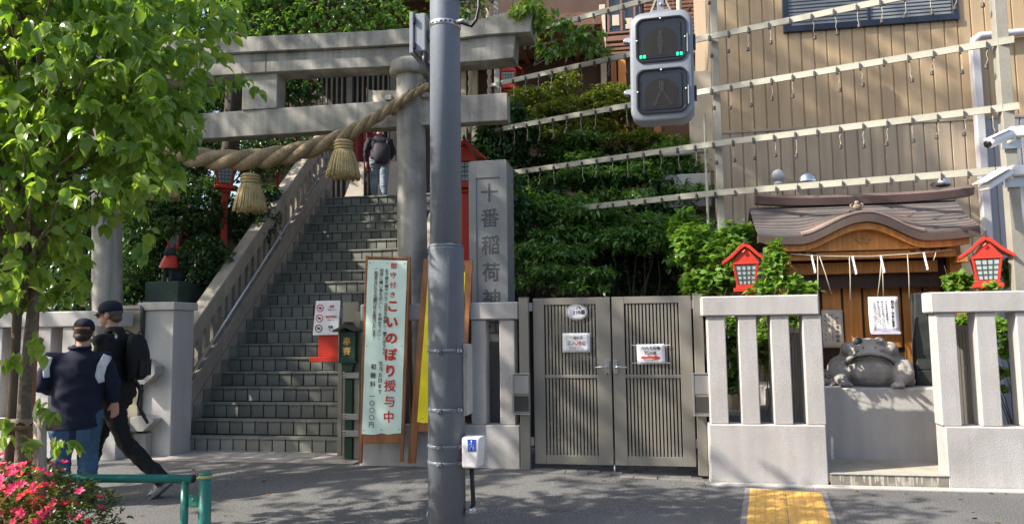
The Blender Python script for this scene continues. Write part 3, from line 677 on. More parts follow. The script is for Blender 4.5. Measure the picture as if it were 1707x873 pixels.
# rope wound round the pillar
rp = thing('binding_rope', 'thin braided rope wound round the right torii pillar', 'rope', (A.x, TY, at(690, 190, TY).z))
pr = []
for i in range(29):
    u = i/28; a_ = radians(-150+u*230); pr.append((A.x-.005+.225*sin(a_), TY-.225*cos(a_), at(690, 222-84*u, TY).z))
rope(pr, [.026]*29, 7, 2, 'strand', rp, ROPE, .55, 7)
rp = thing('binding_rope', 'thin braided rope wound round the left torii pillar behind leaves', 'rope', (A2.x, TY, at(180, 200, TY).z))
pr = [(A2.x-.225*sin(radians(-150+i/28*230)), TY-.225*cos(radians(-150+i/28*230)), at(180, 240-70*i/28, TY).z) for i in range(29)]
rope(pr, [.026]*29, 7, 2, 'strand', rp, ROPE, .55, 7)
def tassel(px, pyt, pyb, lab):
    a, b = at(px, pyt, RY), at(px, pyb, RY); H_ = a.z-b.z
    t = thing('straw_tassel', lab, 'tassel', (a.x, RY, b.z), 'straw tassels hung from the rope')
    MB().lathe([(.02, H_), (.105, H_-.005), (.115, H_*.90), (.11, H_*.80), (.105, H_*.74)], a.x, RY, 20, b.z).build('neck', STRAW, t, smooth=True)
    for k_ in range(3): MB().tube([(a.x+.118*cos(2*pi*i/20), RY+.118*sin(2*pi*i/20), b.z+H_*(.93-.08*k_)) for i in range(21)], .011, 6).build('binding', STRAW, t, smooth=True)
    mb = MB(); n = 54
    prof = [(.105, .76), (.135, .6), (.165, .4), (.185, .2), (.205, 0)]
    mb.lathe([(r_*.96, z_*H_+.012) for r_, z_ in prof], a.x, RY, 30, b.z)
    for i in range(n):
        th = 2*pi*i/n+random.uniform(-.04, .04); e = random.uniform(-.012, .012); j = random.uniform(-.02, .03)
        mb.tube([(a.x+(r_+e*(1-z_))*cos(th), RY+(r_+e*(1-z_))*sin(th), b.z+z_*H_+(j if z_ == 0 else 0)) for r_, z_ in prof], [.007, .009, .011, .012, .011], 5)
    mb.build('straw_skirt', STRAW, t, smooth=True)
    MB().tube([(a.x, RY, a.z-.02), (a.x, RY, a.z+.05)], .012, 6).build('cord', STRAW, t)
tassel(418, 290, 352, 'straw tassel hanging left of the middle of the rope, before the red lantern')
tassel(573, 234, 296, 'straw tassel hanging near the person at the top of the stairs')
tassel(272, 272, 330, 'straw tassel half hidden by the leaves of the street tree')

# ================================================================ name stone
NYY = 8.42
a, b = at(783, 560, NYY), at(846, 268, NYY); zt_ = b.z
na = thing('shrine_name_stone', 'tall grey granite pillar engraved with the shrine name', 'stone pillar', ((a.x+b.x)/2, NYY, .05))
X0, X1 = a.x, at(846, 420, NYY).x
px0_, px1_ = at(794, 400, NYY).x, at(834, 400, NYY).x; zp = at(815, 296, NYY).z
# shaft built as a frame round a sunk panel
shp = MB(); shp.box(X0, X1, NYY+.012, NYY+.46, .04, zt_); shp.build('shaft', STONEN, na, bevel=.004)
for nm, q in (('face_rim', (X0, px0_, NYY, NYY+.0118, .04, zt_)), ('face_rim', (px1_, X1, NYY, NYY+.0118, .04, zt_)), ('face_rim', (px0_+.0005, px1_-.0005, NYY, NYY+.0118, zp, zt_))): box(nm, *q, STONEN, na, .002)
box('cap', X0+.004, X1-.004, NYY+.016, NYY+.45, zt_+.0005, zt_+.02, STONEN, na, .008)
ENGR = mat('engraved_dark', (.085, .09, .095), .8, .2, 20)
for ch, py in zip('十番稲荷神社', (321, 363, 408, 453, 497, 541)):
    q = at(815.5 + (py-321)*.004*5, py, NYY); text(ch, .235, ENGR, (q.x, NYY+.0112, q.z), na, 'character', bold=.014, sx=.95)
# steel plate etc done
# ================================================================ signal pole
POY = 4.2
pxx = at(744.5, 700, POY).x; z_sl = at(742, 413, POY).z
po = thing('signal_pole', 'tall blue grey steel signal pole standing in front of the notice boards', 'pole', (pxx, POY, 0))
lower = MB().lathe([(.108, 0), (.1055, z_sl-.012), (.103, z_sl)], pxx, POY, 40).build('lower_shaft', POLES, po, smooth=True)
MB().lathe([(.0935, z_sl-.1), (.0905, 3.6), (.083, 6.2)], pxx, POY, 40).build('upper_shaft', POLE, po, smooth=True)
MB().lathe([(.101, z_sl-.001), (.1035, z_sl+.004), (.101, z_sl+.012), (.0945, z_sl+.018)], pxx, POY, 40).build('collar', POLES, po, smooth=True)
BANDM = mat('band_grey', (.16, .18, .205), .4, .08, 8, .05, metal=.3)
for py in (584, 681, 741, 768):
    z = at(745, py, POY).z; R_ = .1075
    bd = MB().lathe([(R_+.0005, -.010), (R_+.003, -.008), (R_+.003, .008), (R_+.0005, .010)], pxx, POY, 40, z).build('steel_band', BANDM, po, smooth=True)
    for aa in (-.13, .99):
        c = Vector((pxx+(R_+.006)*sin(aa), POY-(R_+.006)*cos(aa), z)); mb = MB(); mb.box(-.016, .016, -.008, .004, -.012, .012); mb.xf(Matrix.Translation(c) @ Matrix.Rotation(aa, 4, 'Z')); mb.build('buckle', BANDM, bd, bevel=.003)
        mb = MB(); mb.tube([(0, -.012, 0), (0, -.004, 0)], .006, 8); mb.xf(Matrix.Translation(c) @ Matrix.Rotation(aa, 4, 'Z')); mb.build('bolt', STEEL, bd)
z = at(741, 45, POY).z
bd = MB().lathe([(.0925, -.016), (.095, -.013), (.095, .013), (.0925, .016)], pxx, POY, 40, z).build('punched_band', STEEL, po, smooth=True)
for i in range(11):
    aa = radians(-85+i*17); c = (pxx+.0955*sin(aa), POY-.0955*cos(aa), z); mb = MB(); mb.box(-.008, .008, -.001, .001, -.0045, .0045); mb.xf(Matrix.Translation(c) @ Matrix.Rotation(aa, 4, 'Z')); mb.build('slot', SIGD, bd)
MB().tube([(pxx+.085, POY-.05, z), (pxx+.13, POY-.07, z), (pxx+.145, POY-.06, z-.004)], .012, 8).build('band_tail', STEEL, bd, smooth=True)
for px, py in ((716, 857), (780, 852)):
    q = at(px, py, POY); MB().ell((q.x, POY-.02, q.z), (.012, .02, .025)).build('anchor_bolt', BANDM, po, smooth=True)
# narrow plate behind the pole, seen nearly edge-on
a, b = at(777, 690, POY+.05), at(784, 573, POY+.05)
t = thing('side_plate', 'thin pale plate strapped edge-on to the right side of the pole', 'plate', (a.x, POY+.05, a.z))
box('plate', a.x, b.x-.008, POY-.02, POY+.10, a.z, b.z, PAPERO, t, .002)
box('edge', b.x-.007, b.x, POY-.03, POY+.10, a.z+.003, b.z-.003, KERB, t, .002)
# push button box
a, b = at(773, 777, POY-.05), at(803, 727, POY-.05)
t = thing('push_button_box', 'white box with blue walking person sign strapped to the pole', 'box', ((a.x+b.x)/2, POY-.05, a.z))
mb = MB(); d = .02
mb.add([(a.x, POY-.10, a.z), (b.x-.015, POY-.10, a.z), (b.x-.005, POY+.02, a.z-.005), (a.x, POY+.02, a.z), (a.x, POY-.10, b.z), (b.x+.0, POY-.10, b.z), (b.x+.012, POY+.02, b.z), (a.x, POY+.02, b.z)], [(0,3,2,1),(4,5,6,7),(0,1,5,4),(1,2,6,5),(2,3,7,6),(3,0,4,7)])
mb.build('housing', mat('box_white', (.70, .68, .66), .5, .06, 6), t, bevel=.012, seg=3)
s0, s1 = at(779, 752, POY-.11), at(792.5, 732, POY-.11)
box('blue_panel', s0.x, s1.x, POY-.1025, POY-.1005, s0.z, s1.z, BLUE, t, 0)
cx, cz, hh = (s0.x+s1.x)/2, (s0.z+s1.z)/2, (s1.z-s0.z); mb = MB(); yy = POY-.104
def pict(mb, P, w): 
    for p_, q_ in zip(P[:-1], P[1:]): mb.bar((cx+p_[0]*hh, yy, cz+p_[1]*hh), (cx+q_[0]*hh, yy, cz+q_[1]*hh), .001, w*hh, (0, 1, 0))
mb.ell((cx-.01*hh, yy, cz+.33*hh), (.075*hh, .001, .075*hh), 10, 6); pict(mb, [(0, .24), (.02, -.08)], .15); pict(mb, [(.02, -.05), (-.10, -.22), (-.17, -.42)], .09); pict(mb, [(.02, -.05), (.12, -.24), (.15, -.42)], .09); pict(mb, [(-.02, .2), (-.14, .06), (-.2, -.02)], .06); pict(mb, [(.04, .2), (.14, .04), (.23, -.3)], .05)
mb.build('walking_person_symbol', WHITEP, t)

q = at(790, 780, POY); q2 = at(787, 852, POY)
MB().tube([(q.x-.012, POY, q.z), (q.x-.01, POY, (q.z+q2.z)/2+.05), (q2.x+.008, POY, q2.z+.04), (q2.x-.01, POY+.01, q2.z)], .013, 8).build('cable_conduit', RUBBER, t, smooth=True)
MB().tube([(q2.x-.045, POY, q2.z-.01), (q2.x+.02, POY, q2.z+.015)], .017, 8).build('conduit_clamp', STEEL, t, smooth=True)
# controller box at the top left of the pole
a, b = at(686, 92, POY), at(714, 22, POY)
t = thing('control_box', 'pale grey equipment box mounted on the left of the pole top', 'box', ((a.x+b.x)/2, POY, a.z))
BOXM = mat('box_grey', (.24, .265, .30), .45, .05, 5)
box('case', a.x+.022, b.x-.012, POY-.02, POY+.16, a.z+.012, b.z-.006, BOXM, t, .006)
box('lid', a.x-.004, a.x+.021, POY-.03, POY+.17, a.z, b.z+.004, BOXM, t, .004)
for u in (.18, .8):
    z = a.z+(b.z-a.z)*u; box('hinge', a.x+.018, a.x+.034, POY-.04, POY-.021, z-.022, z+.022, SIGD, t, .004)
MB().tube([(b.x-.025, POY, a.z+.01), (b.x-.022, POY, a.z-.05), (b.x+.01, POY+.02, a.z-.12), (b.x+.02, POY+.05, a.z-.3)], .02, 8).build('conduit', SIGD, t, smooth=True)
box('bracket', b.x-.012, pxx-.08, POY+.02, POY+.10, (a.z+b.z)/2-.03, (a.z+b.z)/2+.03, BANDM, t, .003)
q = at(790, 0, POY)
MB().tube([(q.x+.03, POY, q.z+.3), (q.x+.035, POY-.02, q.z-.06), (q.x+.02, POY-.03, q.z-.14), (q.x-.01, POY-.02, q.z-.17), (pxx+.08, POY-.01, q.z-.13)], .011, 8).build('cable', RUBBER, po, smooth=True)
MB().tube([(q.x+.06, POY, q.z+.3), (q.x+.07, POY, q.z+.02), (q.x+.11, POY, q.z-.03), (q.x+.15, POY, q.z+.05), (q.x+.16, POY, q.z+.3)], .008, 8).build('cable', RUBBER, po, smooth=True)
# pedestrian signal
a, b = at(1054, 209, POY), at(1153, 20, POY); cx, cz, w, h = (a.x+b.x)/2, (a.z+b.z)/2, (b.x-a.x), (b.z-a.z)
sg = thing('pedestrian_signal', 'grey two lens pedestrian signal hanging from its arm with green countdown marks lit', 'traffic signal', (cx, POY, a.z))
KIDS = []
def rrect(w, h, r, n=7, x=0, z=0):
    P = []
    for qx, qz, a0 in ((1, 1, 0), (-1, 1, 90), (-1, -1, 180), (1, -1, 270)):
        for i in range(n+1):
            t_ = radians(a0+90*i/n); P.append((x+qx*(w/2-r)+r*cos(t_), z+qz*(h/2-r)+r*sin(t_)))
    return P
SGM = Matrix.Translation((cx, POY, cz)) @ Matrix.Rotation(radians(-5), 4, 'Z') @ Matrix.Rotation(radians(.6), 4, 'Y')
def sbuild(mb, nm, m_, par=sg, **k): mb.xf(SGM); return mb.build(nm, m_, par, **k)
def rr_rings(specs): return [[(x, y, z) for x, z in rrect(ww, hh_, rr_, 7, ox, oz)] for (ww, hh_, rr_, y, ox, oz) in specs]
mb = MB(); mb.rings(rr_rings([(w*.97, h*.97, .07, .07, 0, 0), (w, h, .075, .055, 0, 0), (w, h, .075, -.035, 0, 0), (w*.975, h*.985, .072, -.05, 0, 0), (w*.92, h*.955, .062, -.058, 0, 0)])); body = sbuild(mb, 'housing', SIGG, smooth='n')
e = body.modifiers.new('edge', 'EDGE_SPLIT'); e.split_angle = radians(50)
for k, s_ in ((0, 1), (1, -1)):
    oz = s_*h*.232; lw, lh = w*.80, h*.405
    mb = MB(); mb.rings(rr_rings([(lw, lh, .045, -.0585, 0, oz), (lw, lh, .045, -.066, 0, oz), (lw*.93, lh*.94, .04, -.067, 0, oz), (lw*.90, lh*.91, .036, -.060, 0, oz)])); fr_ = sbuild(mb, 'lens_frame', SIGD)
    mb = MB(); mb.rings(rr_rings([(lw*.80, lh*.80, .02, -.0602, 0, oz-.004), (lw*.78, lh*.78, .02, -.0635, 0, oz-.004)])); sbuild(mb, 'lens', LENS, fr_)
    mb = MB(); P = [(-.36, -.36), (-.36, -.05)] + [(-.36+.72*(.5-.5*cos(pi*i/12)), -.05+.33*sin(pi*i/12)) for i in range(1, 12)] + [(.36, -.05), (.36, -.36)]
    mb.prism([(p_*lw*.92-.0, oz-.004+q_*lh) for p_, q_ in P], -.0650, -.0637); sbuild(mb, 'dot_field', LENSD, fr_)
    # unlit diode figure
    mb = MB(); pts = []
    if k == 0:   # standing figure of dots
        for i in range(15):
            u = i/14; ww = .085 if 3 < i < 10 else .045
            for j in range(-2, 3): pts.append((j*ww/2*.5, .17-u*.50))
    else:
        for i in range(9):
            u = i/8
            pts += [(-.01-u*.14+d_, .02-u*.34) for d_ in (0, .028)] + [(.01+u*.15+d_, .02-u*.34) for d_ in (0, .028)]
        for i in range(7): pts += [(-.03, .2-i*.028), (0, .2-i*.028), (.03, .2-i*.028)]
    for p_, q_ in pts: mb.lathe([(.0034, 0), (.003, .0012), (.0, .002)], 0, 0, 6); n_ = 18; 
    mb = MB()
    for p_, q_ in pts:
        k0 = len(mb.v); mb.ell((p_*lw*1.05+random.uniform(-.001, .001), -.0652, oz+q_*lh), (.0042, .0025, .0042), 6, 4)
    sbuild(mb, 'diode_dots', LED, fr_, kind='stuff')
    for (px_, pz_) in ((0, lh*.46), (-lw*.47, 0), (lw*.475, .0)):
        mb = MB(); mb.ell((px_, -.0675, oz+pz_), (.006, .004, .006), 8, 5); sbuild(mb, 'screw', STEEL, fr_)
    if k == 0:
        for sx_ in (-1, 1):
            for d_ in (-.010, .010):
                mb = MB(); mb.box(sx_*lw*.36+d_-.006, sx_*lw*.36+d_+.006, -.068, -.064, oz-lh*.40, oz-lh*.33); sbuild(mb, 'countdown_mark', LEDG, fr_, bevel=.002)
    for sx_ in (-1,):
        mb = MB(); zz = oz+(.03 if k == 0 else .02); mb.box(-w*.5-.03, -w*.5+.002, -.02, .02, zz-.015, zz+.015); mb.ell((-w*.5-.03, 0, zz), (.013, .02, .016)); lt = sbuild(mb, 'latch', STEEL); 
        mb = MB(); mb.tube([(-w*.5-.034, -.02, zz-.015), (-w*.5-.012, -.035, zz-.02), (-w*.5-.004, -.03, zz-.03)], .004, 6); sbuild(mb, 'wing_nut', SIGD, lt)
    mb = MB(); mb.box(w*.5-.001, w*.5+.014, -.015, .03, oz-.05, oz+.03); sbuild(mb, 'hinge', SIGD, bevel=.003)
    mb = MB(); mb.box(w*.405, w*.43, -.068, -.058, oz-.09, oz+.02); sbuild(mb, 'door_clip', SIGG, bevel=.003)
mb = MB(); mb.box(-.02, .02, -.02, .02, h/2-.002, h/2+.22); mb.box(-.05, .05, -.04, .04, h/2-.004, h/2+.012); hg = sbuild(mb, 'hanger', SIGG, bevel=.003)
for d_ in (-1, 1):
    mb = MB(); mb.bar((d_*.06, 0, h/2+.0), (d_*.012, 0, h/2+.12), .012, .03, (0, 1, 0)); sbuild(mb, 'hanger_strut', RAILP, bevel=.002)
mb = MB(); mb.ell((0, -.024, h/2+.05), (.008, .006, .008), 8, 5); sbuild(mb, 'hanger_bolt', STEEL, hg)
mb = MB(); mb.tube([(w*.29, 0, h/2-.01), (w*.29, 0, h/2+.22)], .014, 10); sbuild(mb, 'conduit', CREAM)
MB().tube([(pxx, POY, cz+h/2+.22), (cx+.30, POY, cz+h/2+.25)], .034, 14).build('mast_arm', POLE, po, smooth=True)

# ================================================================ notice boards
BY = 7.80
def board(lab, TLp, TRp, BLp, BRp, zleg, poster, frame, Y, lean, fw=.035, postb=.86, ptop=.02):
    TL, TR, BL, BR = (at(*p_, Y) for p_ in (TLp, TRp, BLp, BRp))
    t = thing('notice_board', lab, 'sign board', ((BL.x+BR.x)/2, Y, 0.06)); L_ = lean
    def P(u, v, d=0):  # u across, v up 0..1
        q = (BL.lerp(BR, u)).lerp(TL.lerp(TR, u), v); return Vector((q.x, Y+L_*v+d, q.z))
    def slab(u0, u1, v0, v1, d0, d1, nm, m_, par=t, bevel=.003):
        mb = MB(); mb.add([P(u0, v0, d0), P(u1, v0, d0), P(u1, v0, d1), P(u0, v0, d1), P(u0, v1, d0), P(u1, v1, d0), P(u1, v1, d1), P(u0, v1, d1)], [(0,3,2,1),(4,5,6,7),(0,1,5,4),(1,2,6,5),(2,3,7,6),(3,0,4,7)]); return mb.build(nm, m_, par, bevel=bevel)
    fu = fw/(BR.x-BL.x); H_ = TL.z-BL.z
    slab(0, fu, 0, 1, 0, .035, 'leg', frame); slab(1-fu, 1, 0, 1, 0, .035, 'leg', frame)
    slab(fu+.002, 1-fu-.002, 1-fw/H_*.8, .998, .002, .033, 'top_rail', frame)
    slab(fu+.002, 1-fu-.002, zleg, zleg+.065/H_*1.0+ (.02), .002, .033, 'bottom_rail', frame)
    slab(fu+.002, 1-fu-.002, zleg+.03, 1-fw/H_*.8-.001, .012, .02, 'backing', frame)
    # rear legs of the easel
    for u in (.04, .96):
        a_, b_ = P(u, .97, .04), P(u, 0, .04); mb = MB(); mb.bar(a_, (b_.x, b_.y+.36, b_.z), .03, .03); mb.build('rear_leg', frame, t)
    # poster as a slightly cockled sheet
    mb = MB(); n, mm = 6, 24; v0, v1 = zleg+.045, 1-ptop; vs = []
    for j in range(mm+1):
        for i in range(n+1):
            u = fu*.85+(1-1.7*fu)*i/n; v = v0+(v1-v0)*j/mm; wv = .0025*sin(u*9+v*21)+.002*sin(v*37-u*5)
            if j == 0: v += .004*sin(u*16)
            vs.append(P(u, v, -.006+wv))
    mb.add(vs, [(j*(n+1)+i, j*(n+1)+i+1, (j+1)*(n+1)+i+1, (j+1)*(n+1)+i) for j in range(mm) for i in range(n)]); ps = mb.build('poster', poster, t, smooth=True)
    for u in (fu*1.5, .5, 1-fu*1.5):
        for v in (v0+.02, (v0+v1)/2, v1-.015):
            q = P(u, v, -.012); mb = MB(); mb.ell(q, (.006, .004, .006), 8, 5); mb.build('drawing_pin', GATED, ps)
    return t, P
t, P = board('tall wooden board with a mint green poster of red handwriting about carp streamers', (604, 424.5), (679, 426.5), (597.5, 772), (671.5, 769.5), .09, MINT, WOODF, BY, .10)
def put_col(chars, u, v0, v1, size, m_, bold=.012, sx=1.0, yoff=-.0115, P=P, t=t, slope=0):
    n = len(chars)
    for i, ch in enumerate(chars):
        if ch in ' 　': continue
        v = v0+(v1-v0)*(i/(n-1) if n > 1 else 0); q = P(u+slope*(i/(n-1) if n > 1 else 0), v, yoff)
        text(ch, size, m_, q, t, 'character', bold=bold, sx=sx, tilt=-.0, roll=random.uniform(-.05, .05))
def vpy(py): return (772-py)/347.5
put_col('御守付き', .645, vpy(441), vpy(491), .075, INKR, .008)
for chs, a_, b_, w_ in (('こいのぼり', 511, 620, .03), ('授与中', 645, 697, .010)):
    put_col(chs, .655, vpy(a_), vpy(b_), .145 if w_ > .02 else .135, INKR, w_)
put_col('初穂料', .27, vpy(613), vpy(642), .065, INKB, .008)
put_col('一〇〇〇円', .27, vpy(662), vpy(709), .065, INKB, .008)
put_col('五月五日まで', .43, vpy(608), vpy(655), .055, INKB, .008)
def put_lines(s, u, py0, py1, size): column(s, size, INKB, P(u, vpy(py0), -.0115), P(u, vpy(py1), -.0115), t, bold=.004)
put_lines('お子様の健やかなご成長を祈願し、鯉のぼりなの', .50, 446, 594, .046)
put_lines('短冊に願い事を記入し、お納め下さい。', .38, 446, 570, .046)
put_lines('ご希望の方に小さな鯉のぼりを授与いたします。', .255, 446, 570, .046)
t2, P2 = board('leaning wooden board with a yellow poster half hidden by the signal pole', (702, 430), (784, 433), (679.5, 772), (768, 770), .15, YELL, WOODF, BY+.05, .10, fw=.085, ptop=.06)
vq = lambda py: (772-py)/341
for ch, py in zip('紙守授与中', (500, 560, 608, 645, 680)):
    q = P2(.44-(772-py)*.0000, vq(py), -.0115); text(ch, .15, INKR, (q.x, q.y, q.z), t2, 'character', bold=.010)

# ================================================================ frog shrine
stp = thing('entrance_step', 'stained concrete step in the opening before the stone frog', 'step', (2.26, 7.8, 0))
s0, s1 = at(1384, 800, 7.76).x, at(1582, 800, 7.76).x
box('tread', 1.60, 2.95, 7.765, 8.59, .03, .118, mat('step_concrete', (.40, .37, .30), .85, .12, 3, .1, 100, .2, 80, blotch=((.2, .18, .14), 2.5, .5, .7, .6)), stp, .006)
box('riser', s0+.004, s1-.004, 7.752, 7.764, -.02, .112, mat('stained_riser', (.22, .20, .165), .9, .15, 5, .12, 100, .3, 80, blotch=((.42, .39, .33), 8, .56, .66, .8)), stp, .003)
box('nosing', s0+.002, s1-.002, 7.742, 7.80, .1125, .123, GRANW, stp, .003)
LIME = mat('lime', (.45, .42, .36), .9, .2, 20)
for i in range(26):
    x = random.uniform(s0+.08, s1-.08); wv = random.uniform(.004, .013); zz = random.uniform(.0, .06); y_ = 7.7508
    mb = MB(); mb.add([(x-wv, y_, .108), (x+wv, y_, .108), (x+wv*.6+random.uniform(-.006, .006), y_-.0006, zz), (x-wv*.5, y_-.0006, zz)], [(0, 1, 2, 3)]); mb.build('lime_stain', LIME, stp)

PDY = 8.58
box('frog_plinth', 1.3, 3.45, PDY, PDY+.95, -.02, .872, PLAST, None, .012, label='wide pale rendered plinth carrying the large stone frog', cat='plinth')
def frog(name, lab, loc, s, yaw):
    t = thing(name, lab, 'statue', loc); M0 = Matrix.Translation(loc) @ Matrix.Rotation(yaw, 4, 'Z') @ Matrix.Scale(s, 4); mb = MB()
    mb.ell((0, .12, .17), (.39, .38, .30)); mb.ell((0, .08, .27), (.33, .28, .25)); mb.ell((0, -.06, .33), (.235, .20, .17)); mb.ell((0, -.0, .42), (.19, .2, .11)); mb.ell((0, -.13, .17), (.24, .17, .18))
    for q in (-1, 1):
        mb.ell((q*.30, .12, .16), (.15, .26, .17)); mb.ell((q*.29, -.12, .13), (.10, .12, .14)); mb.ell((q*.105, -.09, .485), (.062, .062, .058)); mb.ell((q*.2, .0, .40), (.10, .16, .09))
        mb.tube([(q*.33, -.02, .24), (q*.36, -.12, .14), (q*.27, -.25, .05)], [.085, .08, .06], 10)
        for k_ in (-1, 0, 1): mb.tube([(q*.27, -.22, .045), (q*(.25+.055*k_), -.34, .025)], [.04, .022], 8)
        mb.tube([(q*.36, .15, .08), (q*.39, -.05, .05)], [.09, .06], 8)
    # wide lips
    arc = [(-.25, -.13, .245), (-.215, -.21, .30), (-.13, -.27, .35), (0, -.295, .368), (.13, -.27, .35), (.215, -.21, .30), (.25, -.13, .245)]
    mb.tube(arc, .026, 8); mb.ell((0, -.16, .40), (.17, .12, .055))
    mb.xf(M0); b = fused(mb, 'body', FROGM, t, .012*s, 5, .5)
    for q in (-1, 1):
        e = MB().ell((q*.108, -.142, .498), (.044, .036, .042), 14, 9); e.xf(M0); e.build('eye', STONED if q < 0 else FROGM, t, smooth=True)
        e = MB().ell((q*.06, -.255, .43), (.010, .008, .008), 8, 5); e.xf(M0); e.build('nostril', STONED, t, smooth=True)
    e = MB().tube([(x*.985, y-.012, z-.024) for x, y, z in arc], .009, 6); e.xf(M0); e.build('mouth_line', STONED, t, smooth=True)
    return t
fa, fb = at(1393, 645, 8.9), at(1514, 645, 8.9)
frog('stone_frog', 'big weathered stone frog squatting on the pale plinth', ((fa.x+fb.x)/2, 8.93, .873), 1.0, radians(-14))
frog('stone_frog', 'small stone frog half hidden by the fence left of the big frog', (at(1378, 640, 8.95).x-.03, 8.95, .873), .34, radians(-25))
# dark stone stele
a, b = at(1527, 615, 9.02), at(1562, 488, 9.02)
t = thing('stone_stele', 'dark upright stone stele on a block beside the big frog', 'stele', ((a.x+b.x)/2, 9.02, .873))
box('base_block', a.x-.03, b.x+.05, 8.93, 9.2, .873, az(617, 8.95, 1545), STONED, t, .01)
mb = MB(); n = 7; rs = []
zs = fr(az(617, 8.95, 1545)+.001, b.z, n)
for i, z in enumerate(zs):
    u = i/n; rs.append([(a.x+.02*u+random.uniform(-.006, .006), 8.98+random.uniform(-.006, .006), z), (b.x-.0-.03*u*u+random.uniform(-.006, .006), 8.98+random.uniform(-.008, .008), z+.02*u), (b.x-.02*u, 9.14, z), (a.x+.02*u, 9.14, z)])
mb.rings(rs); mb.build('slab', STONED, t, bevel=.012, seg=2)
box('offering_cup', b.x-.02, b.x+.04, 8.95, 9.0, az(617, 8.95, 1545)+.001, az(617, 8.95, 1545)+.055, PAPERW, t, .008)

fs = thing('frog_shrine', 'small orange timber shrine with copper roof and curved gable above the stone frog', 'shrine', (2.55, 9.2, .87))
EY, RYY = 8.82, 9.42
XL, XR = at(1264, 395, EY).x, at(1634, 386, EY).x; XC = at(1441, 400, EY).x
zE = at(1290, 396, EY).z; zR = at(1440, 338, RYY).z-.02
HWL, HWR = at(1441, 400, EY).x-at(1335, 400, EY).x, at(1545, 400, EY).x-XC
def bump(x):
    d = (x-XC)/(HWL if x < XC else HWR); 
    if abs(d) >= 1: return 0
    return .225*(.5+.5*cos(pi*abs(d)))**.85
def ztip(x): d = abs(x-XC)/((XR-XL)/2); return .04*max(0, d-.6)**2/.16
def roofpt(x, v):
    y = EY+(RYY-EY)*v; zz = zE+(zR-zE)*(.62*v+.38*v*v) + .0
    k_ = max(0, 1-v/.72); return Vector((x, y - bump(x)*.35*(1-v), zz+bump(x)*k_**.8 + ztip(x)*(1-v)))
NV = 9
for j in range(NV):
    v0, v1 = j/NV, min(1, (j+1.25)/NV); cuts = sorted([XL] + [XL+(XR-XL)*(c+random.uniform(-.05, .05)) for c in (.3, .5, .72)] + [XR])
    for a_, b_ in zip(cuts[:-1], cuts[1:]):
        n = 14; rs = []
        for i in range(n+1):
            x = a_+.0015+(b_-a_-.003)*i/n; e0 = .0 if abs(x-XL) > .1 else 0
            p0, p1 = roofpt(x, v0), roofpt(x, v1); lift = random.uniform(.015, .019)
            rs.append([p0+Vector((0, -.004, .001)), p0+Vector((0, -.006, .026)), p1+Vector((0, 0, .008)), p1+Vector((0, 0, -.004))])
        MB().rings(rs).build('roof_course', COPPER, fs)
# eave band following the curved gable
def band(nm, m_, zo, hgt, y0, y1, x0, x1, k=1.0, n=48, par=fs, hf=None):
    rs = []
    for i in range(n+1):
        x = x0+(x1-x0)*i/n; b_ = bump(x)*k+ztip(x); p_ = roofpt(x, 0); hh_ = hgt if hf is None else hf(x); yy = p_.y-EY
        rs.append([(x, y0+yy*k, zE+b_+zo-hh_), (x, y0+yy*k, zE+b_+zo), (x, y1+yy*k, zE+b_+zo), (x, y1+yy*k, zE+b_+zo-hh_)])
    return MB().rings(rs).build(nm, m_, par)
EAVEM = mat('eave_brown', (.09, .065, .055), .55, .15, 5, .08)
band('eave_band', EAVEM, -.001, .085, EY-.012, EY+.10, XL, XR)
def capseg():
    # bright copper sheets capping the curved gable
    for k_, (a_, b_) in enumerate(((-.98, -.66), (-.66, -.36), (-.36, -.02), (-.02, .36), (.36, .66), (.66, .98))):
        n = 8; rs = []
        for i in range(n+1):
            d = a_+(b_-a_)*i/n; x = XC+d*(HWL if d < 0 else HWR); p0, p1 = roofpt(x, -.01), roofpt(x, .10+.10*(1-abs(d)))
            rs.append([p0+Vector((0, -.008, .020)), p0+Vector((0, -.009, .042)), p1+Vector((0, 0, .040)), p1+Vector((0, 0, .018))])
        MB().rings(rs).build('gable_cap', mat('copper_bright', (.33, .24, .21), .45, .15, 6, .08, metal=.2) if k_ == 0 else bpy.data.materials['copper_bright'], fs)
capseg()
band('gable_board', WOODO, -.087, .075, EY+.03, EY+.085, XL+.12, XR-.10, .98)
# tympanum filling below the arch
x0_, x1_ = XC-HWL*.92, XC+HWR*.92; rs = []
for i in range(31):
    x = x0_+(x1_-x0_)*i/30; zt__ = zE+bump(x)*.98-.148; rs.append([(x, EY+.07, zE-.165), (x, EY+.07, max(zt__, zE-.16)), (x, EY+.12, max(zt__, zE-.16)), (x, EY+.12, zE-.165)])
MB().rings(rs).build('tympanum', WOODO, fs)
mb = MB()
for sgn in (-1, 1):
    sp_ = [(XC+sgn*(.015+.05*t_/10+.018*sin(t_*.9)), EY+.06, zE-.055+.03*cos(t_*.75)-.012*t_/10) for t_ in range(11)]; mb.tube(sp_, [.014*(1-.06*i) for i in range(11)], 6)
mb.build('carved_scroll', mat('wood_pale', (.42, .24, .10), .6, .1), fs, smooth=True)
box('frieze_beam', XL+.20, XR-.22, EY+.10, EY+.17, zE-.262, zE-.168, WOODO, fs, .004)
box('dark_fillet', XC-.52, XC+.5, EY+.092, EY+.10, zE-.178, zE-.166, WOODD, fs, .002)
x = XL+.28
while x < XR-.28:
    if abs(x-XC) > .5: box('dentil', x, x+.045, EY+.075, EY+.099, zE-.195, zE-.150, WOODD, fs, .003)
    x += .105
box('lower_beam', XL+.30, XR-.34, EY+.30, EY+.38, az(455, EY+.3, 1450), az(436, EY+.3, 1450), WOODO, fs, .005)
box('recess_board', XL+.2, XR-.2, EY+.40, EY+.42, az(480, EY+.4, 1450), zE-.1, WOODD, fs, .002)
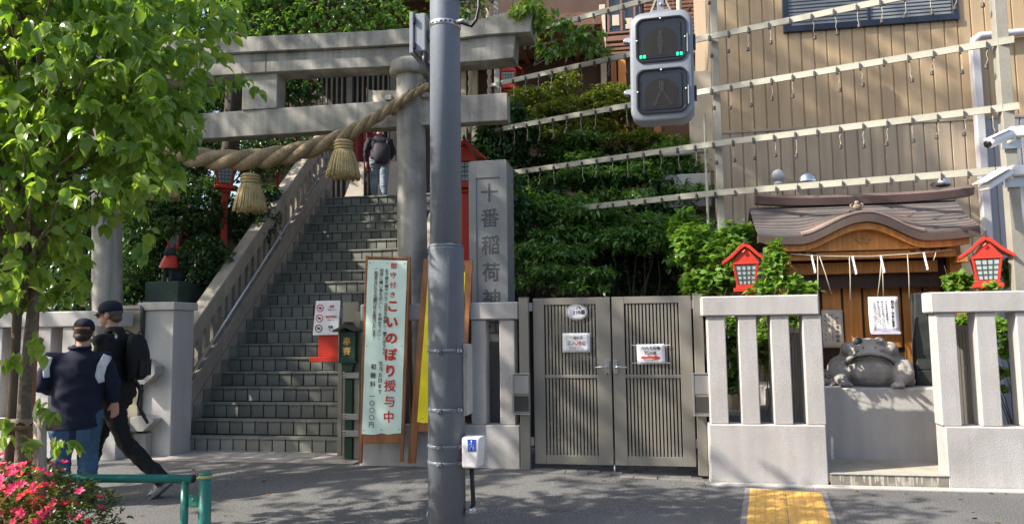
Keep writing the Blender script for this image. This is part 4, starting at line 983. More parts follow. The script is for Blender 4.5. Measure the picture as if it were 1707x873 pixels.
for pxp in (1303, 1592):
    X_ = at(pxp, 470, EY+.34).x; box('post', X_-.06, X_+.06, EY+.28, EY+.40, .87, zE-.1, WOODO, fs, .006)
    box('bracket_arm', X_-.05, X_+.05, EY+.08, EY+.279, zE-.33, zE-.25, WOODO, fs, .006)
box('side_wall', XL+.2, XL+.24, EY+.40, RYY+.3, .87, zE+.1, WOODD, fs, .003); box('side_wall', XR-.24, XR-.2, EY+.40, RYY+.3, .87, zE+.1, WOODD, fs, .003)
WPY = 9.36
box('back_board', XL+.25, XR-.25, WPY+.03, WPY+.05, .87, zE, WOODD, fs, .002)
edges = [1300, 1333, 1371, 1404, 1438, 1505, 1541, 1580]
edges = [1298, 1334, 1370, 1405.5, 1439.5, 1504.5, 1541, 1580]
for pa, pb in zip(edges[:-1], edges[1:]):
    a_, b_ = at(pa+2, 530, WPY).x, at(pb-2, 530, WPY).x; z0, z1 = az(579 if pa < 1500 else 640, WPY, 1450), az(473, WPY, 1450); n = 8
    poly = [(a_, z0), (b_, z0), (b_, z1-.012)] + [(b_+(a_-b_)*i/n, z1+.02*sin(pi*i/n)) for i in range(1, n)] + [(a_, z1-.012)]
    MB().prism(poly, WPY, WPY+.028).build('plank', WOODO, fs, bevel=.003)
# ridge with upswept ends
rs = []
for i in range(25):
    u = i/24; x = at(1258, 330, RYY).x+(at(1619, 320, RYY).x-at(1258, 330, RYY).x)*u; d = abs(u-.5)*2; zz = zR+.055*d**3
    rs.append([(x, RYY-.07, zz), (x, RYY-.10, zz+.085), (x, RYY-.03, zz+.125), (x, RYY+.03, zz+.125), (x, RYY+.1, zz+.085), (x, RYY+.07, zz)])
MB().rings(rs).build('ridge', COPPERR, fs)
# rear slope
rs = []
for i in range(13):
    x = XL+(XR-XL)*i/12; rs.append([(x, RYY, zR+.01), (x, RYY+.62, zE), (x, RYY+.62, zE-.05), (x, RYY, zR-.05)])
MB().rings(rs).build('rear_roof', COPPER, fs)
# ridge ornament at the gable top
mb = MB(); oc = roofpt(XC+.02, .62); oz = oc.z
mb.box(XC-.10, XC+.14, oc.y-.07, oc.y+.07, oz-.0, oz+.03); mb.box(XC-.07, XC+.11, oc.y-.06, oc.y+.06, oz+.031, oz+.055)
mb.build('ornament_base', COPPER, fs, bevel=.004)
mb = MB(); mb.ell((XC+.02, oc.y-.05, oz+.085), (.05, .03, .04)); mb.ell((XC+.02, oc.y-.05, oz+.13), (.028, .025, .03))
for sgn in (-1, 1): mb.tube([(XC+.02, oc.y-.05, oz+.06), (XC+.02+sgn*.06, oc.y-.05, oz+.075), (XC+.02+sgn*.07, oc.y-.05, oz+.11), (XC+.02+sgn*.045, oc.y-.05, oz+.12)], .012, 6)
mb.build('ornament', mat('ornament_bronze', (.26, .20, .15), .5, .2, 9), fs, smooth=True)
# twisted cords and paper streamers under the eave
cy = EY+.06; cl = [at(px, py, cy) for px, py in ((1318, 423), (1380, 427), (1447, 427.5), (1520, 423), (1586, 416))]
cdt = thing('straw_rope', 'thin straw cord strung below the shrine eave', 'cord', (cl[2].x, cy, cl[2].z)); MB().tube(cl, .007, 8).build('cord', CORDM, cdt, smooth=True)
def cordz(px):
    xs_ = [1318, 1380, 1447, 1520, 1586]; return float(np.interp(px, xs_, [q.z for q in cl]))
def shide(px, n, s, label):
    x = at(px, 430, cy).x; z = cordz(px); t = thing('paper_streamer', label, 'paper streamer', (x, cy, z), 'zigzag paper streamers on the straw cord'); 
    dx = 0; zz = z
    for k_ in range(n):
        mb = MB(); q0 = (x+dx-.014*s, cy-.012-.004*k_, zz); mb.add([(x+dx-.011*s, cy-.010, zz), (x+dx+.009*s, cy-.014, zz+.005), (x+dx+.014*s, cy-.016, zz-.055*s), (x+dx-.007*s, cy-.010, zz-.062*s)], [(0, 1, 2, 3)]); mb.build('paper_fold', PAPERW, t); dx += .008*s; zz -= .048*s
for px, n, s, lab in ((1353, 4, 1.0, 'white zigzag paper streamer at the left end of the straw cord'), (1421, 4, 1.0, 'white zigzag paper streamer second from left on the straw cord'), (1468, 4, .95, 'white zigzag paper streamer above the hanging white notice'), (1540, 4, .95, 'white zigzag paper streamer at the right end of the straw cord')): shide(px, n, s, lab)
def strand(px0, py1, px1, lab):
    a_, b_ = Vector((at(px0, 430, cy).x, cy, cordz(px0))), at(px1, py1, cy); t = thing('straw_strand', lab, 'straw', tuple(a_), 'straw strands hanging from the cord'); m_ = a_.lerp(b_, .5)+Vector((.004, -.004, 0)); MB().tube([a_, m_, b_], [.0055, .006, .005], 6).build('strand', CORDM, t, smooth=True)
for q in ((1363, 503, 1363, 'straw strand beside the left paper streamer'), (1416, 500, 1417.5, 'straw strand beside the second paper streamer'), (1470, 494, 1463, 'left cord holding the hanging white notice'), (1469, 496, 1473, 'right cord holding the hanging white notice'), (1513, 497, 1516, 'straw strand between the hanging notice and the stone stele'), (1366, 490, 1386, 'bent straw strand at the left of the shrine'), (1561, 434, 1556, 'short straw strand at the right of the cord')): strand(*q)
# framed text notices
t, cx, cz, w, h = notice('hanging_notice', 'white laminated notice hung on cords above the big frog', 1450, 1496, 494, 555, EY+.05)
column('庭中塔（寺島出雲居）', h*.085, INK, (cx+w*.30, EY+.042, cz+h*.42), (cx+w*.30, EY+.042, cz-h*.42), t, bold=.006)
for k_, s_ in enumerate(('旧大名家の屋敷跡より', '移された石塔であります', '長い年月を経てなお', 'この地を守り続けています')): column(s_, h*.06, INK, (cx+w*(.10-.14*k_), EY+.042, cz+h*.40), (cx+w*(.10-.14*k_), EY+.042, cz+h*.40-len(s_)*h*.068), t, bold=.0)
mb = MB(); mb.box(cx-w*.46, cx+w*.52, EY+.03, EY+.05, cz-h*.53, cz-h*.47); mb.build('bottom_rod', mat('pale_rod', (.6, .58, .7), .5), t)
t, cx, cz, w, h = notice('frog_notice', 'beige paper notice on the shrine planks left of the big frog', 1372, 1404, 516, 579, WPY-.04, PAPERO)
column('かえるの由来', h*.10, INK, (cx+w*.22, WPY-.05, cz+h*.34), (cx+w*.22, WPY-.05, cz-h*.38), t, bold=.008)
for k_, s_ in enumerate(('池の大がまが水を吹き', '大火から守ったという', '伝説にちなむ')): column(s_, h*.055, INK, (cx-w*.02-w*.16*k_, WPY-.05, cz+h*.40), (cx-w*.02-w*.16*k_, WPY-.05, cz-h*.34), t, bold=0)

# low slatted gate leaves standing open beside the fence posts
for lab, p0, p1, pt, pb, Y, cream in (('low slatted metal gate leaf seen through the left granite fence', 1312, 1350, 546, 712, 8.12, 1), ('low slatted metal gate leaf seen through the right granite fence', 1583, 1624, 541, 712, 8.12, 0)):
    a_, b_ = at(p0, pb, Y), at(p1, pt, Y); t = thing('low_gate_leaf', lab, 'gate', ((a_.x+b_.x)/2, Y, a_.z-.3))
    box('top_rail', a_.x, b_.x, Y, Y+.04, b_.z-.05, b_.z, CREAM if cream else GATEM, t, .003); box('bottom_rail', a_.x, b_.x, Y, Y+.04, .16, .22, GATEM, t, .003)
    n = 10; src = None
    for i in range(n):
        x = a_.x+(b_.x-a_.x)*(i+.5)/n
        if src is None: src = box('slat', x-.011, x+.011, Y+.005, Y+.03, .221, b_.z-.051, GATEM, t, 0); x0_ = x
        else: o = piece(src, 'slat', (x, 0, 0), t); o.location = (x-x0_, 0, 0)
    MB().ell((a_.x+(b_.x-a_.x)*.62, Y-.004, (a_.z+b_.z)/2+.08), (.008, .006, .008)).build('knob', STEEL, t)

# ================================================================ red lanterns
def lantern(lab, loc, post_h, grp='red lanterns along the shrine approach'):
    t = thing('red_lantern', lab, 'lantern', (0, 0, 0), grp); W0, W1 = .155, .115   # half widths: top, bottom
    box('base_plate', -.17, .17, -.17, .17, 0, .05, RED, t, .006); box('base_tier', -.135, .135, -.135, .135, .051, .085, RED, t, .005)
    for sx_ in (-1, 1):
        for sy_ in (-1, 1):
            mb = MB(); mb.bar((sx_*W1, sy_*W1, .086), (sx_*W0, sy_*W0, .33), .03, .03, (0, 1, 0)); mb.build('corner_post', RED, t, bevel=.003)
    for (nx, ny) in ((0, -1), (1, 0), (-1, 0), (0, 1)):
        mb = MB(); k_ = .93
        def W(u, z, d=0):  # u -1..1 across the face
            hw = W1+(W0-W1)*(z-.086)/(.33-.086); q = hw+d; return (u*hw*.86*ny*-1+nx*q, u*hw*.86*nx+ny*q, z)
        mb.add([W(-1, .095), W(1, .095), W(1, .32), W(-1, .32)], [(0, 1, 2, 3)]); pane = mb.build('pane', GLASSL, t)
        mb = MB()
        for i in range(-1, 2): mb.bar(W(i*.5, .095, .006), W(i*.5, .32, .006), .008, .008, (nx or .01, ny or .01, .01))
        for i in range(1, 4): z = .095+.225*i/4; mb.bar(W(-1, z, .006), W(1, z, .006), .008, .008, (0, 0, 1))
        mb.build('lattice', mat('lattice_dark', (.05, .07, .075), .5) if 'lattice_dark' not in bpy.data.materials else bpy.data.materials['lattice_dark'], pane)
    box('head_rail', -.175, .175, -.175, .175, .331, .36, RED, t, .004)
    prof = [(-.30, .335), (-.31, .365), (-.18, .455), (-.07, .555), (0, .60), (.07, .555), (.18, .455), (.31, .365), (.30, .335), (.17, .415), (.06, .51), (0, .545), (-.06, .51), (-.17, .415)]
    n = 7
    MB().prism([prof[i] for i in (0, 1, 2, 3, 4)] + [prof[i] for i in (11, 12, 13)], -.21, .21).build('roof_slope', RED, t, bevel=.003)
    MB().prism([prof[i] for i in (4, 5, 6, 7, 8, 9, 10, 11)], -.2105, .2105).build('roof_slope', RED, t, bevel=.003)
    MB().prism([(-.165, .36), (.165, .36), (.05, .50), (0, .53), (-.05, .50)], -.165, -.15).build('gable', RED, t)
    MB().tube([(0, -.2, .50), (-.03, -.2, .475), (0, -.2, .46), (.03, -.2, .475), (0, -.2, .50)], .012, 6).build('gable_scroll', RED, t)
    MB().tube([(0, -.23, .61), (0, .23, .61)], .022, 8).build('ridge', GATED, t)
    MB().ell((0, -.2, .635), (.018, .03, .022)).build('finial', GATED, t)
    box('post', -.055, .055, -.055, .055, -post_h, -.001, RED, t, .005)
    for z in (-.02,): box('post_collar', -.10, .10, -.10, .10, -.045, -.003, RED, t, .004)
    t.location = loc; t.rotation_euler = (0, 0, radians(-19)); t.scale = (.80, .72, .90); return t
def copy_tree(o, parent=None):
    c = o.copy(); COL.objects.link(c)
    if parent is not None: c.parent = parent; c.matrix_parent_inverse = o.matrix_parent_inverse.copy()
    for ch in o.children: copy_tree(ch, c)
    return c
q = at(1647, 480, 8.42); L0 = lantern('sunlit red lantern with leaves at its foot right of the frog shrine', (q.x, 8.42, q.z), 1.9)
bpy.context.view_layer.update()
def more(px, py, Y, lab, sc=1, yaw=0):
    c = copy_tree(L0); p_ = at(px, py, Y); c.location = (p_.x, Y, p_.z); c['label'] = lab; c.scale = (.80*sc, .72*sc, .90*sc); c.rotation_euler = (0, 0, yaw); return c
more(1245, 487, 8.45, 'red lantern half hidden by bright vine leaves left of the frog shrine', 1, radians(-8))
more(849, 150, 12.6, 'small red lantern on the hill above the shrubs right of the torii top', 1.0, .05)
more(777, 316, 10.0, 'large red lantern behind the signal pole and name stone', 1.25, .1)
more(375, 316, 10.6, 'red lantern in the dark shrubs behind the left straw tassel', 1.1, .5)
more(290, 416, 10.2, 'red lantern low in the dark shrubs above the stone pillar', .75, .4)
more(512, 166, 14.2, 'red lantern at the top of the hill seen between the torii beams', .9, .5)
more(463, 258, 13.0, 'red lantern roof just above the thick straw rope', .8, .5)
more(420, 345, 12.0, 'red lantern deepest in shade behind the sloping parapet', .7, .5)
# guardian statue with bib
q = at(288, 470, 9.6); t = thing('guardian_statue', 'dark stone guardian fox wearing a red bib on a green mossy pedestal', 'statue', (q.x, 9.6, q.z-.5))
mb = MB(); X_, Z_ = q.x, q.z
mb.ell((X_, 9.68, Z_+.10), (.11, .16, .15)); mb.ell((X_, 9.58, Z_+.24), (.085, .10, .15)); mb.ell((X_, 9.53, Z_+.42), (.072, .10, .08)); mb.tube([(X_, 9.5, Z_+.41), (X_, 9.38, Z_+.385)], [.05, .025], 8)
for s_ in (-1, 1): mb.tube([(X_+s_*.05, 9.5, Z_+.22), (X_+s_*.05, 9.48, Z_)], [.035, .03], 8); mb.tube([(X_+s_*.04, 9.55, Z_+.46), (X_+s_*.05, 9.56, Z_+.56)], [.03, .008], 6)
mb.tube([(X_, 9.8, Z_+.05), (X_+.03, 9.88, Z_+.25), (X_+.02, 9.84, Z_+.45)], [.04, .06, .02], 8)
fused(mb, 'fox_body', STONED, t, .014, 4)
mb = MB(); mb.rings([[(X_+r_*cos(a_), 9.53+r_*.9*sin(a_)-dy, Z_+z_) for a_ in [2*pi*i/16 for i in range(16)]] for r_, z_, dy in ((.085, .37, 0), (.10, .33, .01), (.125, .26, .02), (.13, .19, .03))], cap=False); o = mb.build('bib', RED, t, smooth=True)
box('pedestal', X_-.26, X_+.26, 9.35, 9.95, Z_-.32, Z_-.004, mat('mossy_stone', (.05, .075, .06), .85, .3, 4, .2), t, .01); box('pedestal_foot', X_-.32, X_+.32, 9.3, 10.0, Z_-.9, Z_-.325, bpy.data.materials['mossy_stone'], t, .01)

# ================================================================ lantern wire rack
RP = [Vector((3.86, 8.22, 0)), Vector((.95, 9.37, 0)), Vector((-2.28, 11.10, 0))]
rk = thing('lantern_rack', 'tall steel rack of five rails with clips for festival lanterns', 'rack', (.95, 9.4, 0))
for pxp, Y, w_, ztp in ((1693, 8.22, .115, 7), (1201, 9.40, .085, 7), (829, 11.1, .08, 7)):
    X_ = at(pxp, 300, Y).x; box('post', X_-w_/2, X_+w_/2, Y+.04, Y+.04+w_, 0, ztp, RAILP, rk, .004)
X_ = at(1178, 300, 9.7).x; MB().tube([(X_, 9.7, .3), (X_, 9.7, 4.3)], .018, 8).build('conduit_pipe', RAILM, rk, smooth=True)
ZR = [(3.115, 3.20, 3.26), (3.765, 3.82, 3.92), (4.47, 4.51, 4.63), (5.16, 5.20, 5.36), (5.86, 5.9, 6.06)]
names = ['lowest', 'second lowest', 'middle', 'second highest', 'highest']
L1 = (RP[1]-RP[0]).length; L2 = (RP[2]-RP[1]).length
SEG = .243; psrc = MB().box(-SEG/2+.003, SEG/2-.003, -.012, .012, -.037, .037).mesh('rail_plate', RAILM); csrc = MB().box(-.011, .011, -.03, .024, -.058, .01).mesh('clip', GATED)
ORD = lambda n: f"{n}{'th' if 10 < n % 100 < 14 else {1: 'st', 2: 'nd', 3: 'rd'}.get(n % 10, 'th')}"
def soc_mesh(k_):
    mb = MB(); dx = random.uniform(-.035, .035); L_ = random.uniform(.13, .2)
    mb.tube([(0, 0, 0), (dx*.6, -.01, -L_*.4), (dx*.2, -.005, -L_*.75), (dx, 0, -L_)], .0032, 5); mb.mi = 1; mb.lathe([(.010, 0), (.018, -.01), (.021, -.046), (.015, -.048), (.0, -.042)][::-1], dx, 0, 9, -L_); return mb.mesh('lamp_socket', [CORDM, mat('socket_brown', (.06, .05, .045), .5, .2) if 'socket_brown' not in bpy.data.materials else bpy.data.materials['socket_brown']])
SOC = [soc_mesh(i) for i in range(7)]
for r_, (z0, z1, z2) in enumerate(ZR):
    mb = MB()
    A0, A1, A2_ = (Vector((p_.x, p_.y+.014, z)) for p_, z in zip(RP, (z0, z1, z2)))
    mb.bar(A0, A1, .02, .05); mb.bar(A1, A2_, .02, .05); rail = mb.build('rail', RAILP, rk)
    n = int((L1+L2)/SEG)
    n_sock = 0
    for i in range(n):
        s_ = (i+.5)*SEG; p_, q_, u, za, zb_ = (RP[0], RP[1], s_/L1, z0, z1) if s_ < L1 else (RP[1], RP[2], (s_-L1)/L2, z1, z2)
        c = p_.lerp(q_, u); c.z = za+(zb_-za)*u; d = (q_-p_); yaw = atan2(d.y, d.x)+pi; rise = atan2(zb_-za, d.length)
        piece(psrc, 'rail_plate', c, rail, (random.uniform(-.04, .04), rise, yaw))
        c2 = c+(q_-p_).normalized()*SEG*.5; piece(csrc, 'clip', c2+Vector((0, -.008, 0)), rail, (0, rise, yaw))
        if r_ > 0 and random.random() < .93:
            n_sock += 1
            o = bpy.data.objects.new('lamp_socket', SOC[random.randrange(7)]); COL.objects.link(o); o.location = c2+Vector((0, -.02, -.055)); o.rotation_euler = (0, 0, random.uniform(0, 6))
            put(o, None, f'brown lamp socket on white wire, {ORD(n_sock)} from right on the {names[r_]} rail', 'lamp socket', f'lamp sockets on the {names[r_]} rail')
# ================================================================ metal-sided building
BYY = 10.6
bl = thing('metal_sided_building', 'tan corrugated metal building rising behind the frog shrine', 'building', (4, BYY, 0))
BX0, BX1 = at(1199, 300, BYY).x, 9.5; zs_ = 4.27
def siding(x0, n, z0, z1, m_, y=BYY):
    p_ = .168; mb = MB(); prof = []
    for i in range(n):
        b_ = x0+i*p_; prof += [(b_, y+.018), (b_+.010, y+.018), (b_+.017, y), (b_+p_-.009, y), (b_+p_-.002, y+.018)]
    prof.append((x0+n*p_-.0015, y+.018))
    vs = [(a_, b_, z0) for a_, b_ in prof]+[(a_, b_, z1) for a_, b_ in prof]; k_ = len(prof)
    mb.add(vs, [(i, i+1, k_+i+1, k_+i) for i in range(k_-1)]); return mb.build('siding_panel', m_, bl)
pw = .168*5; x = BX0; wx0, wx1 = at(1310, 45, BYY).x, at(1592, 35, BYY).x; wz0 = at(1450, 42, BYY).z; dpx = at(1628, 200, BYY).x
while x < BX1:
    xe = x+pw
    up = [(zs_+.012, wz0-.002), (wz0+1.25, 8.2)] if (x < wx1 and xe > wx0) else [(zs_+.012, 8.2)]
    for z0, z1 in up: siding(x, 5, z0, z1, SIDET)
    # beside the window the panels run full height in single ribs
    if len(up) == 2:
        for i in range(5):
            xr = x+i*.168
            if xr+.168 < wx0+.05 or xr > wx1-.05: siding(xr, 1, wz0-.002, wz0+1.25, SIDET)
    siding(x, 5, -.1, zs_-.012, SIDEG if x > dpx-.3 else SIDEF); x = xe
box('seam_flashing', BX0, BX1, BYY-.012, BYY-.001, zs_-.02, zs_+.02, SIDEF, bl, .003)
box('wall_core', BX0+.01, BX1, BYY+.03, BYY+5, -.1, 8.2, SIDEF, bl, 0)
box('corner_trim', BX0-.06, BX0-.001, BYY-.015, BYY+.05, -.1, 8.2, SIDEF, bl, .004)
FR = mat('window_frame_navy', (.02, .028, .05), .4, .1)
wf = box('window', wx0, wx1, BYY+.0, BYY+.029, wz0, wz0+1.25, WINGL, bl, 0)
for q in ((wx0-.04, wx1+.04, BYY-.05, BYY+.02, wz0-.03, wz0+.045), (wx0-.04, wx0+.035, BYY-.04, BYY+.02, wz0+.046, wz0+1.25), (wx1-.035, wx1+.04, BYY-.04, BYY+.02, wz0+.046, wz0+1.25), ((wx0+wx1)/2-.02, (wx0+wx1)/2+.02, BYY-.03, BYY+.0, wz0+.046, wz0+1.25)): box('frame', *q, FR, wf, .004)
z = wz0+.07
while z < wz0+1.2: box('blind_slat', wx0+.04, wx1-.04, BYY-.008, BYY-.002, z, z+.03, mat('blind', (.22, .235, .25), .5) if 'blind' not in bpy.data.materials else bpy.data.materials['blind'], wf, 0); z += .05
# white downpipe
dp = thing('downpipe', 'white square downpipe with a bend on the metal wall', 'pipe', (dpx, BYY-.06, 0))
q = at(1628, 66, BYY-.1)
box('vertical_pipe', dpx-.055, dpx+.055, BYY-.13, BYY-.02, 0, q.z-.03, PIPEM, dp, .012)
MB().tube([(dpx, BYY-.075, q.z-.06), (dpx+.01, BYY-.075, q.z-.0), (dpx+.08, BYY-.075, q.z+.05), (dpx+2.5, BYY-.075, q.z+.10)], .055, 8).build('bend', PIPEM, dp, smooth=True)
for z in (1.5, 3.4): box('pipe_clip', dpx-.075, dpx+.075, BYY-.14, BYY-.019, z, z+.03, STEEL, dp, .002)
# wall lamps
def walllamp(lab, px, py, Y, kind):
    q = at(px, py, Y); t = thing('wall_lamp', lab, 'lamp', (q.x, Y, q.z), None)
    if kind == 'globe':
        MB().ell((q.x, Y, q.z+.02), (.085, .085, .09), 18, 12).build('globe', mat('clear_globe', (.5, .52, .53), .12, .04, spec=.8), t, smooth=True); MB().lathe([(.05, -.115), (.055, -.07), (.045, -.055)], q.x, Y, 14, q.z).build('socket', WHITEP, t, smooth=True); MB().tube([(q.x, Y, q.z-.12), (q.x, Y+.1, q.z-.2), (q.x, BYY, q.z-.2)], .015, 6).build('bracket', WHITEP, t)
    else:
        s_ = 1 if kind == 'big' else .72; n = 18
        MB().lathe([(.135*s_, -.06*s_), (.128*s_, -.0), (.10*s_, .07*s_), (.05*s_, .105*s_), (.0, .115*s_)], q.x, Y, 20, q.z).build('dome', CHROME if kind == 'big' else STEEL, t, smooth=True)
        MB().lathe([(.0, -.085*s_), (.09*s_, -.078*s_), (.128*s_, -.058*s_), (.131*s_, -.05*s_)], q.x, Y, 20, q.z).build('lens', SIGD, t, smooth=True); MB().tube([(q.x, Y, q.z+.05), (q.x, BYY, q.z+.05)], .018, 6).build('bracket', STEEL, t)
walllamp('clear round globe lamp on the wall above the left shrine ridge', 1297, 296, 10.2, 'globe')
walllamp('wide chrome dome lamp on the wall beside the globe lamp', 1345, 301, 10.2, 'big')
walllamp('small dark dome lamp on the wall above the right shrine ridge', 1572, 304, 10.2, 'small')
# surveillance cameras on the right rack post
def cctv(lab, p0, p1, Y, tilt, sh):
    a_, b_ = at(*p0, Y-.15), at(*p1, Y); t = thing('security_camera', lab, 'camera', tuple(b_), 'security cameras on the right rack post')
    if not sh:
        MB().tube([a_, a_.lerp(b_, .1), b_.lerp(a_, .12), b_], [.045, .052, .048, .03], 14).build('housing', WHITEP, t, smooth=True); d = (a_-b_).normalized(); MB().tube([a_+d*.001, a_+d*.012], .04, 14).build('lens', SIGD, t, smooth=True)
        mb = MB(); u = Vector((0, 0, 1)); mb.bar(a_+u*.052, b_.lerp(a_, .1)+u*.055, .10, .008); mb.build('sunshield', WHITEP, t, bevel=.003)
    else:
        mb = MB(); mb.bar(a_, b_, .13, .055); mb.build('housing', WHITEP, t, bevel=.012); mb = MB(); mb.bar(a_+Vector((-.05, -.03, .05)), b_+Vector((0, 0, .06)), .17, .008); mb.build('sunshield', WHITEP, t, bevel=.003)
    X_ = at(1693, 300, 8.22).x
    MB().tube([b_, b_+Vector((.04, .03, -.06)), (X_-.05, 8.27, b_.z-.08)], .017, 8).build('arm', WHITEP, t, smooth=True)
    box('mount_plate', X_-.10, X_+.09, 8.235, 8.258, b_.z-.14, b_.z-.02, STEEL, t, .004); box('junction_box', X_-.04, X_+.14, 8.15, 8.234, b_.z-.03, b_.z+.07, WHITEP, t, .006)
cctv('white bullet security camera on the right rack post, the upper one', (1647, 240), (1687, 222), 8.15, 0, 0)
cctv('white box security camera with broad sunshield on the right rack post, the lower one', (1640, 314), (1681, 287), 8.15, 0, 1)

# ================================================================ shrine buildings on the hill
# lattice-fronted hall at the head of the stairs
HY = 16.2
hl = thing('lattice_hall', 'dark wooden hall with barred doors at the top of the stairs', 'hall', (-6.2, HY, LTZ))
hx = lambda px: at(px, 140, HY).x
box('back_wall', hx(420), hx(760), HY+.25, HY+.4, LTZ, 9.6, WOODD, hl, 0)
box('lintel', hx(420), hx(760), HY-.04, HY+.10, az(112, HY, 590)+.02, 9.6, WOODB, hl, .01)
x = hx(527)
i = 0
while x < hx(655):
    if not (578 < 527+i*8.6 < 590): box('bar', x-.022, x+.022, HY, HY+.05, LTZ, az(110, HY, 590), mat('bar_grey', (.20, .195, .185), .7, .15) if 'bar_grey' not in bpy.data.materials else bpy.data.materials['bar_grey'], hl, .003)
    x = hx(527+(i+1)*8.6); i += 1
for px in (583, 656, 523): box('door_post', hx(px)-.07, hx(px)+.07, HY-.03, HY+.07, LTZ, az(108, HY, 590), bpy.data.materials['bar_grey'], hl, .004)
for py in (178, 240): box('rail', hx(523), hx(656), HY+.01, HY+.045, az(py, HY, 590)-.05, az(py, HY, 590)+.05, bpy.data.materials['bar_grey'], hl, .004)
rf = MB(); rf.rings([[(x_, HY-2.2, 9.2), (x_, HY-2.2, 9.35), (x_, HY+1, 11.2), (x_, HY+3, 9.3)] for x_ in (hx(400), hx(780))]); rf.build('roof', COPPER, hl)
# dark red curtain and white banner by the stair head
a, b = at(560, 318, 14.5), at(600, 218, 14.5)
t = thing('red_curtain', 'dark red cloth hanging beside the person at the stair head', 'curtain', ((a.x+b.x)/2, 14.5, a.z))
mb = MB(); n = 12; x0c, x1c = at(585, 260, 14.5).x, at(640, 260, 14.5).x
mb.rings([[(x0c+(x1c-x0c)*i/n, 14.5+.05*sin(i*1.9), z) for i in range(n+1)] for z in (az(290, 14.5, 600), az(205, 14.5, 600))], close=False, cap=False); mb.build('cloth', REDD, t, smooth=True)
box('curtain_rod', x0c-.1, x1c+.1, 14.48, 14.52, az(205, 14.5, 600), az(205, 14.5, 600)+.04, WOODD, t, .003)
a, b = at(613, 177, 13.6), at(668, 145, 13.6)
t = thing('white_flag', 'small white cloth flag behind the torii tie beam', 'flag', ((a.x+b.x)/2, 13.6, a.z)); mb = MB()
mb.rings([[(a.x+(b.x-a.x)*i/8, 13.6+.03*sin(i*1.3), a.z), (a.x+(b.x-a.x)*i/8, 13.6+.04*sin(i*1.1+.5), b.z-.05*sin(pi*i/8)*.8-.004*i)] for i in range(9)], close=False, cap=False); mb.build('cloth', PAPERO, t, smooth=True)
box('flag_pole', a.x-.03, a.x-.005, 13.59, 13.615, LTZ, b.z+.05, WOODD, t, .002)
a, b = at(600, 316, 14.0), at(625, 255, 14.0)
for lab, p0, p1, top, m_ in (('white panel leaning at the stair head left of the person', 567, 606, 270, PAPERO), ('dark leaning board at the stair head behind the person', 608, 668, 268, mat('slate_board', (.06, .06, .065), .7, .2))):
    a, b = at(p0, 316, 14.2), at(p1, top, 14.2); t = thing('leaning_board', lab, 'board', ((a.x+b.x)/2, 14.2, LTZ)); MB().prism([(a.x, LTZ), (b.x, LTZ), (b.x, b.z), (a.x+(b.x-a.x)*.75, b.z)], 14.2, 14.24).build('panel', m_, t)
# brown office hall above the shrubs
OY = 14.2
of = thing('brown_hall', 'brown timber hall with pale posts and slatted shutters above the shrubs', 'hall', (-1.2, OY, LTZ))
oxx = lambda px, Y=OY: at(px, 90, Y).x; OB = mat('hall_wall_brown', (.085, .05, .038), .8, .2, 2, .1)
box('wall', oxx(735), oxx(1215), OY, OY+.3, 1.0, 10, OB, of, 0)
box('soffit', oxx(730), oxx(1010), OY-1.5, OY-.001, az(44, OY-1.5, 940), az(44, OY-1.5, 940)+.08, mat('soffit_tan', (.27, .21, .14), .8, .1), of, .01)
box('soffit_fascia', oxx(725), oxx(1010), OY-1.56, OY-1.501, az(44, OY-1.5, 940)-.04, az(44, OY-1.5, 940)+.2, WOODB, of, .006)
for i in range(14):
    x = oxx(740)+(oxx(1005)-oxx(740))*i/13; box('rafter', x-.04, x+.04, OY-1.49, OY-.002, az(44, OY-1.5, 940)-.09, az(44, OY-1.5, 940)-.002, WOODB, of, .004)
for p0, p1, y0_, y1_ in ((1001, 1011, 20, 150), (770, 778, 95, 300), (787, 797, 95, 300)): box('pale_post', oxx(p0), oxx(p1), OY-.09, OY-.003, az(y1_, OY, 900), az(y0_, OY, 900), CREAM, of, .005)
box('pale_rail', oxx(930), oxx(1000), OY-.08, OY-.004, az(38, OY, 950), az(33, OY, 950), CREAM, of, .004)
box('pale_rail', oxx(860), oxx(1000), OY-.07, OY-.004, az(62, OY, 950)-.04, az(60, OY, 950)+.02, bpy.data.materials['soffit_tan'], of, .004)
WB = mat('window_brown_frame', (.21, .105, .075), .6, .12, 5, .06)
wn = box('window', oxx(1014), oxx(1072), OY-.03, OY-.004, az(66, OY, 1040), az(-30, OY, 1040), WINGL, of, 0)
for q in ((1012, 1075, 70, 62), (1012, 1075, 58, 55)): box('frame', oxx(q[0]), oxx(q[1]), OY-.09, OY-.031, az(q[2], OY, 1040), az(q[3], OY, 1040), WB, wn, .004)
for p_ in (1014, 1036, 1058): box('frame', oxx(p_), oxx(p_+3.5), OY-.085, OY-.0315, az(54.5, OY, 1040), az(-30, OY, 1040), WB, wn, .004)
for p_, py in ((1022, 40), (1044, 47)): box('inner_sash', oxx(p_), oxx(p_+12), OY-.06, OY-.031, az(py+4, OY, 1040), az(py-14, OY, 1040), CREAM, wn, .004)
py = 72
while py < 96: box('slat', oxx(1010), oxx(1180), OY-.10-.002*(96-py), OY-.004, az(py+5, OY, 1090), az(py, OY, 1090)-.006, WB, of, .005); py += 6.5
for k_ in range(20):
    py = -40+k_*6.5; box('shutter_slat', oxx(1076), oxx(1190), OY-.085, OY-.02, az(py+5.0, OY, 1130), az(py, OY, 1130), WOODB, of, .006)
for p0, p1 in ((1018, 1027), (1030, 1043), (1086, 1098)): box('timber_post', oxx(p0), oxx(p1), OY-.14, OY-.101, az(230, OY, 1030), az(98, OY, 1030), WOODO if p0 == 1030 else WOODF, of, .006)
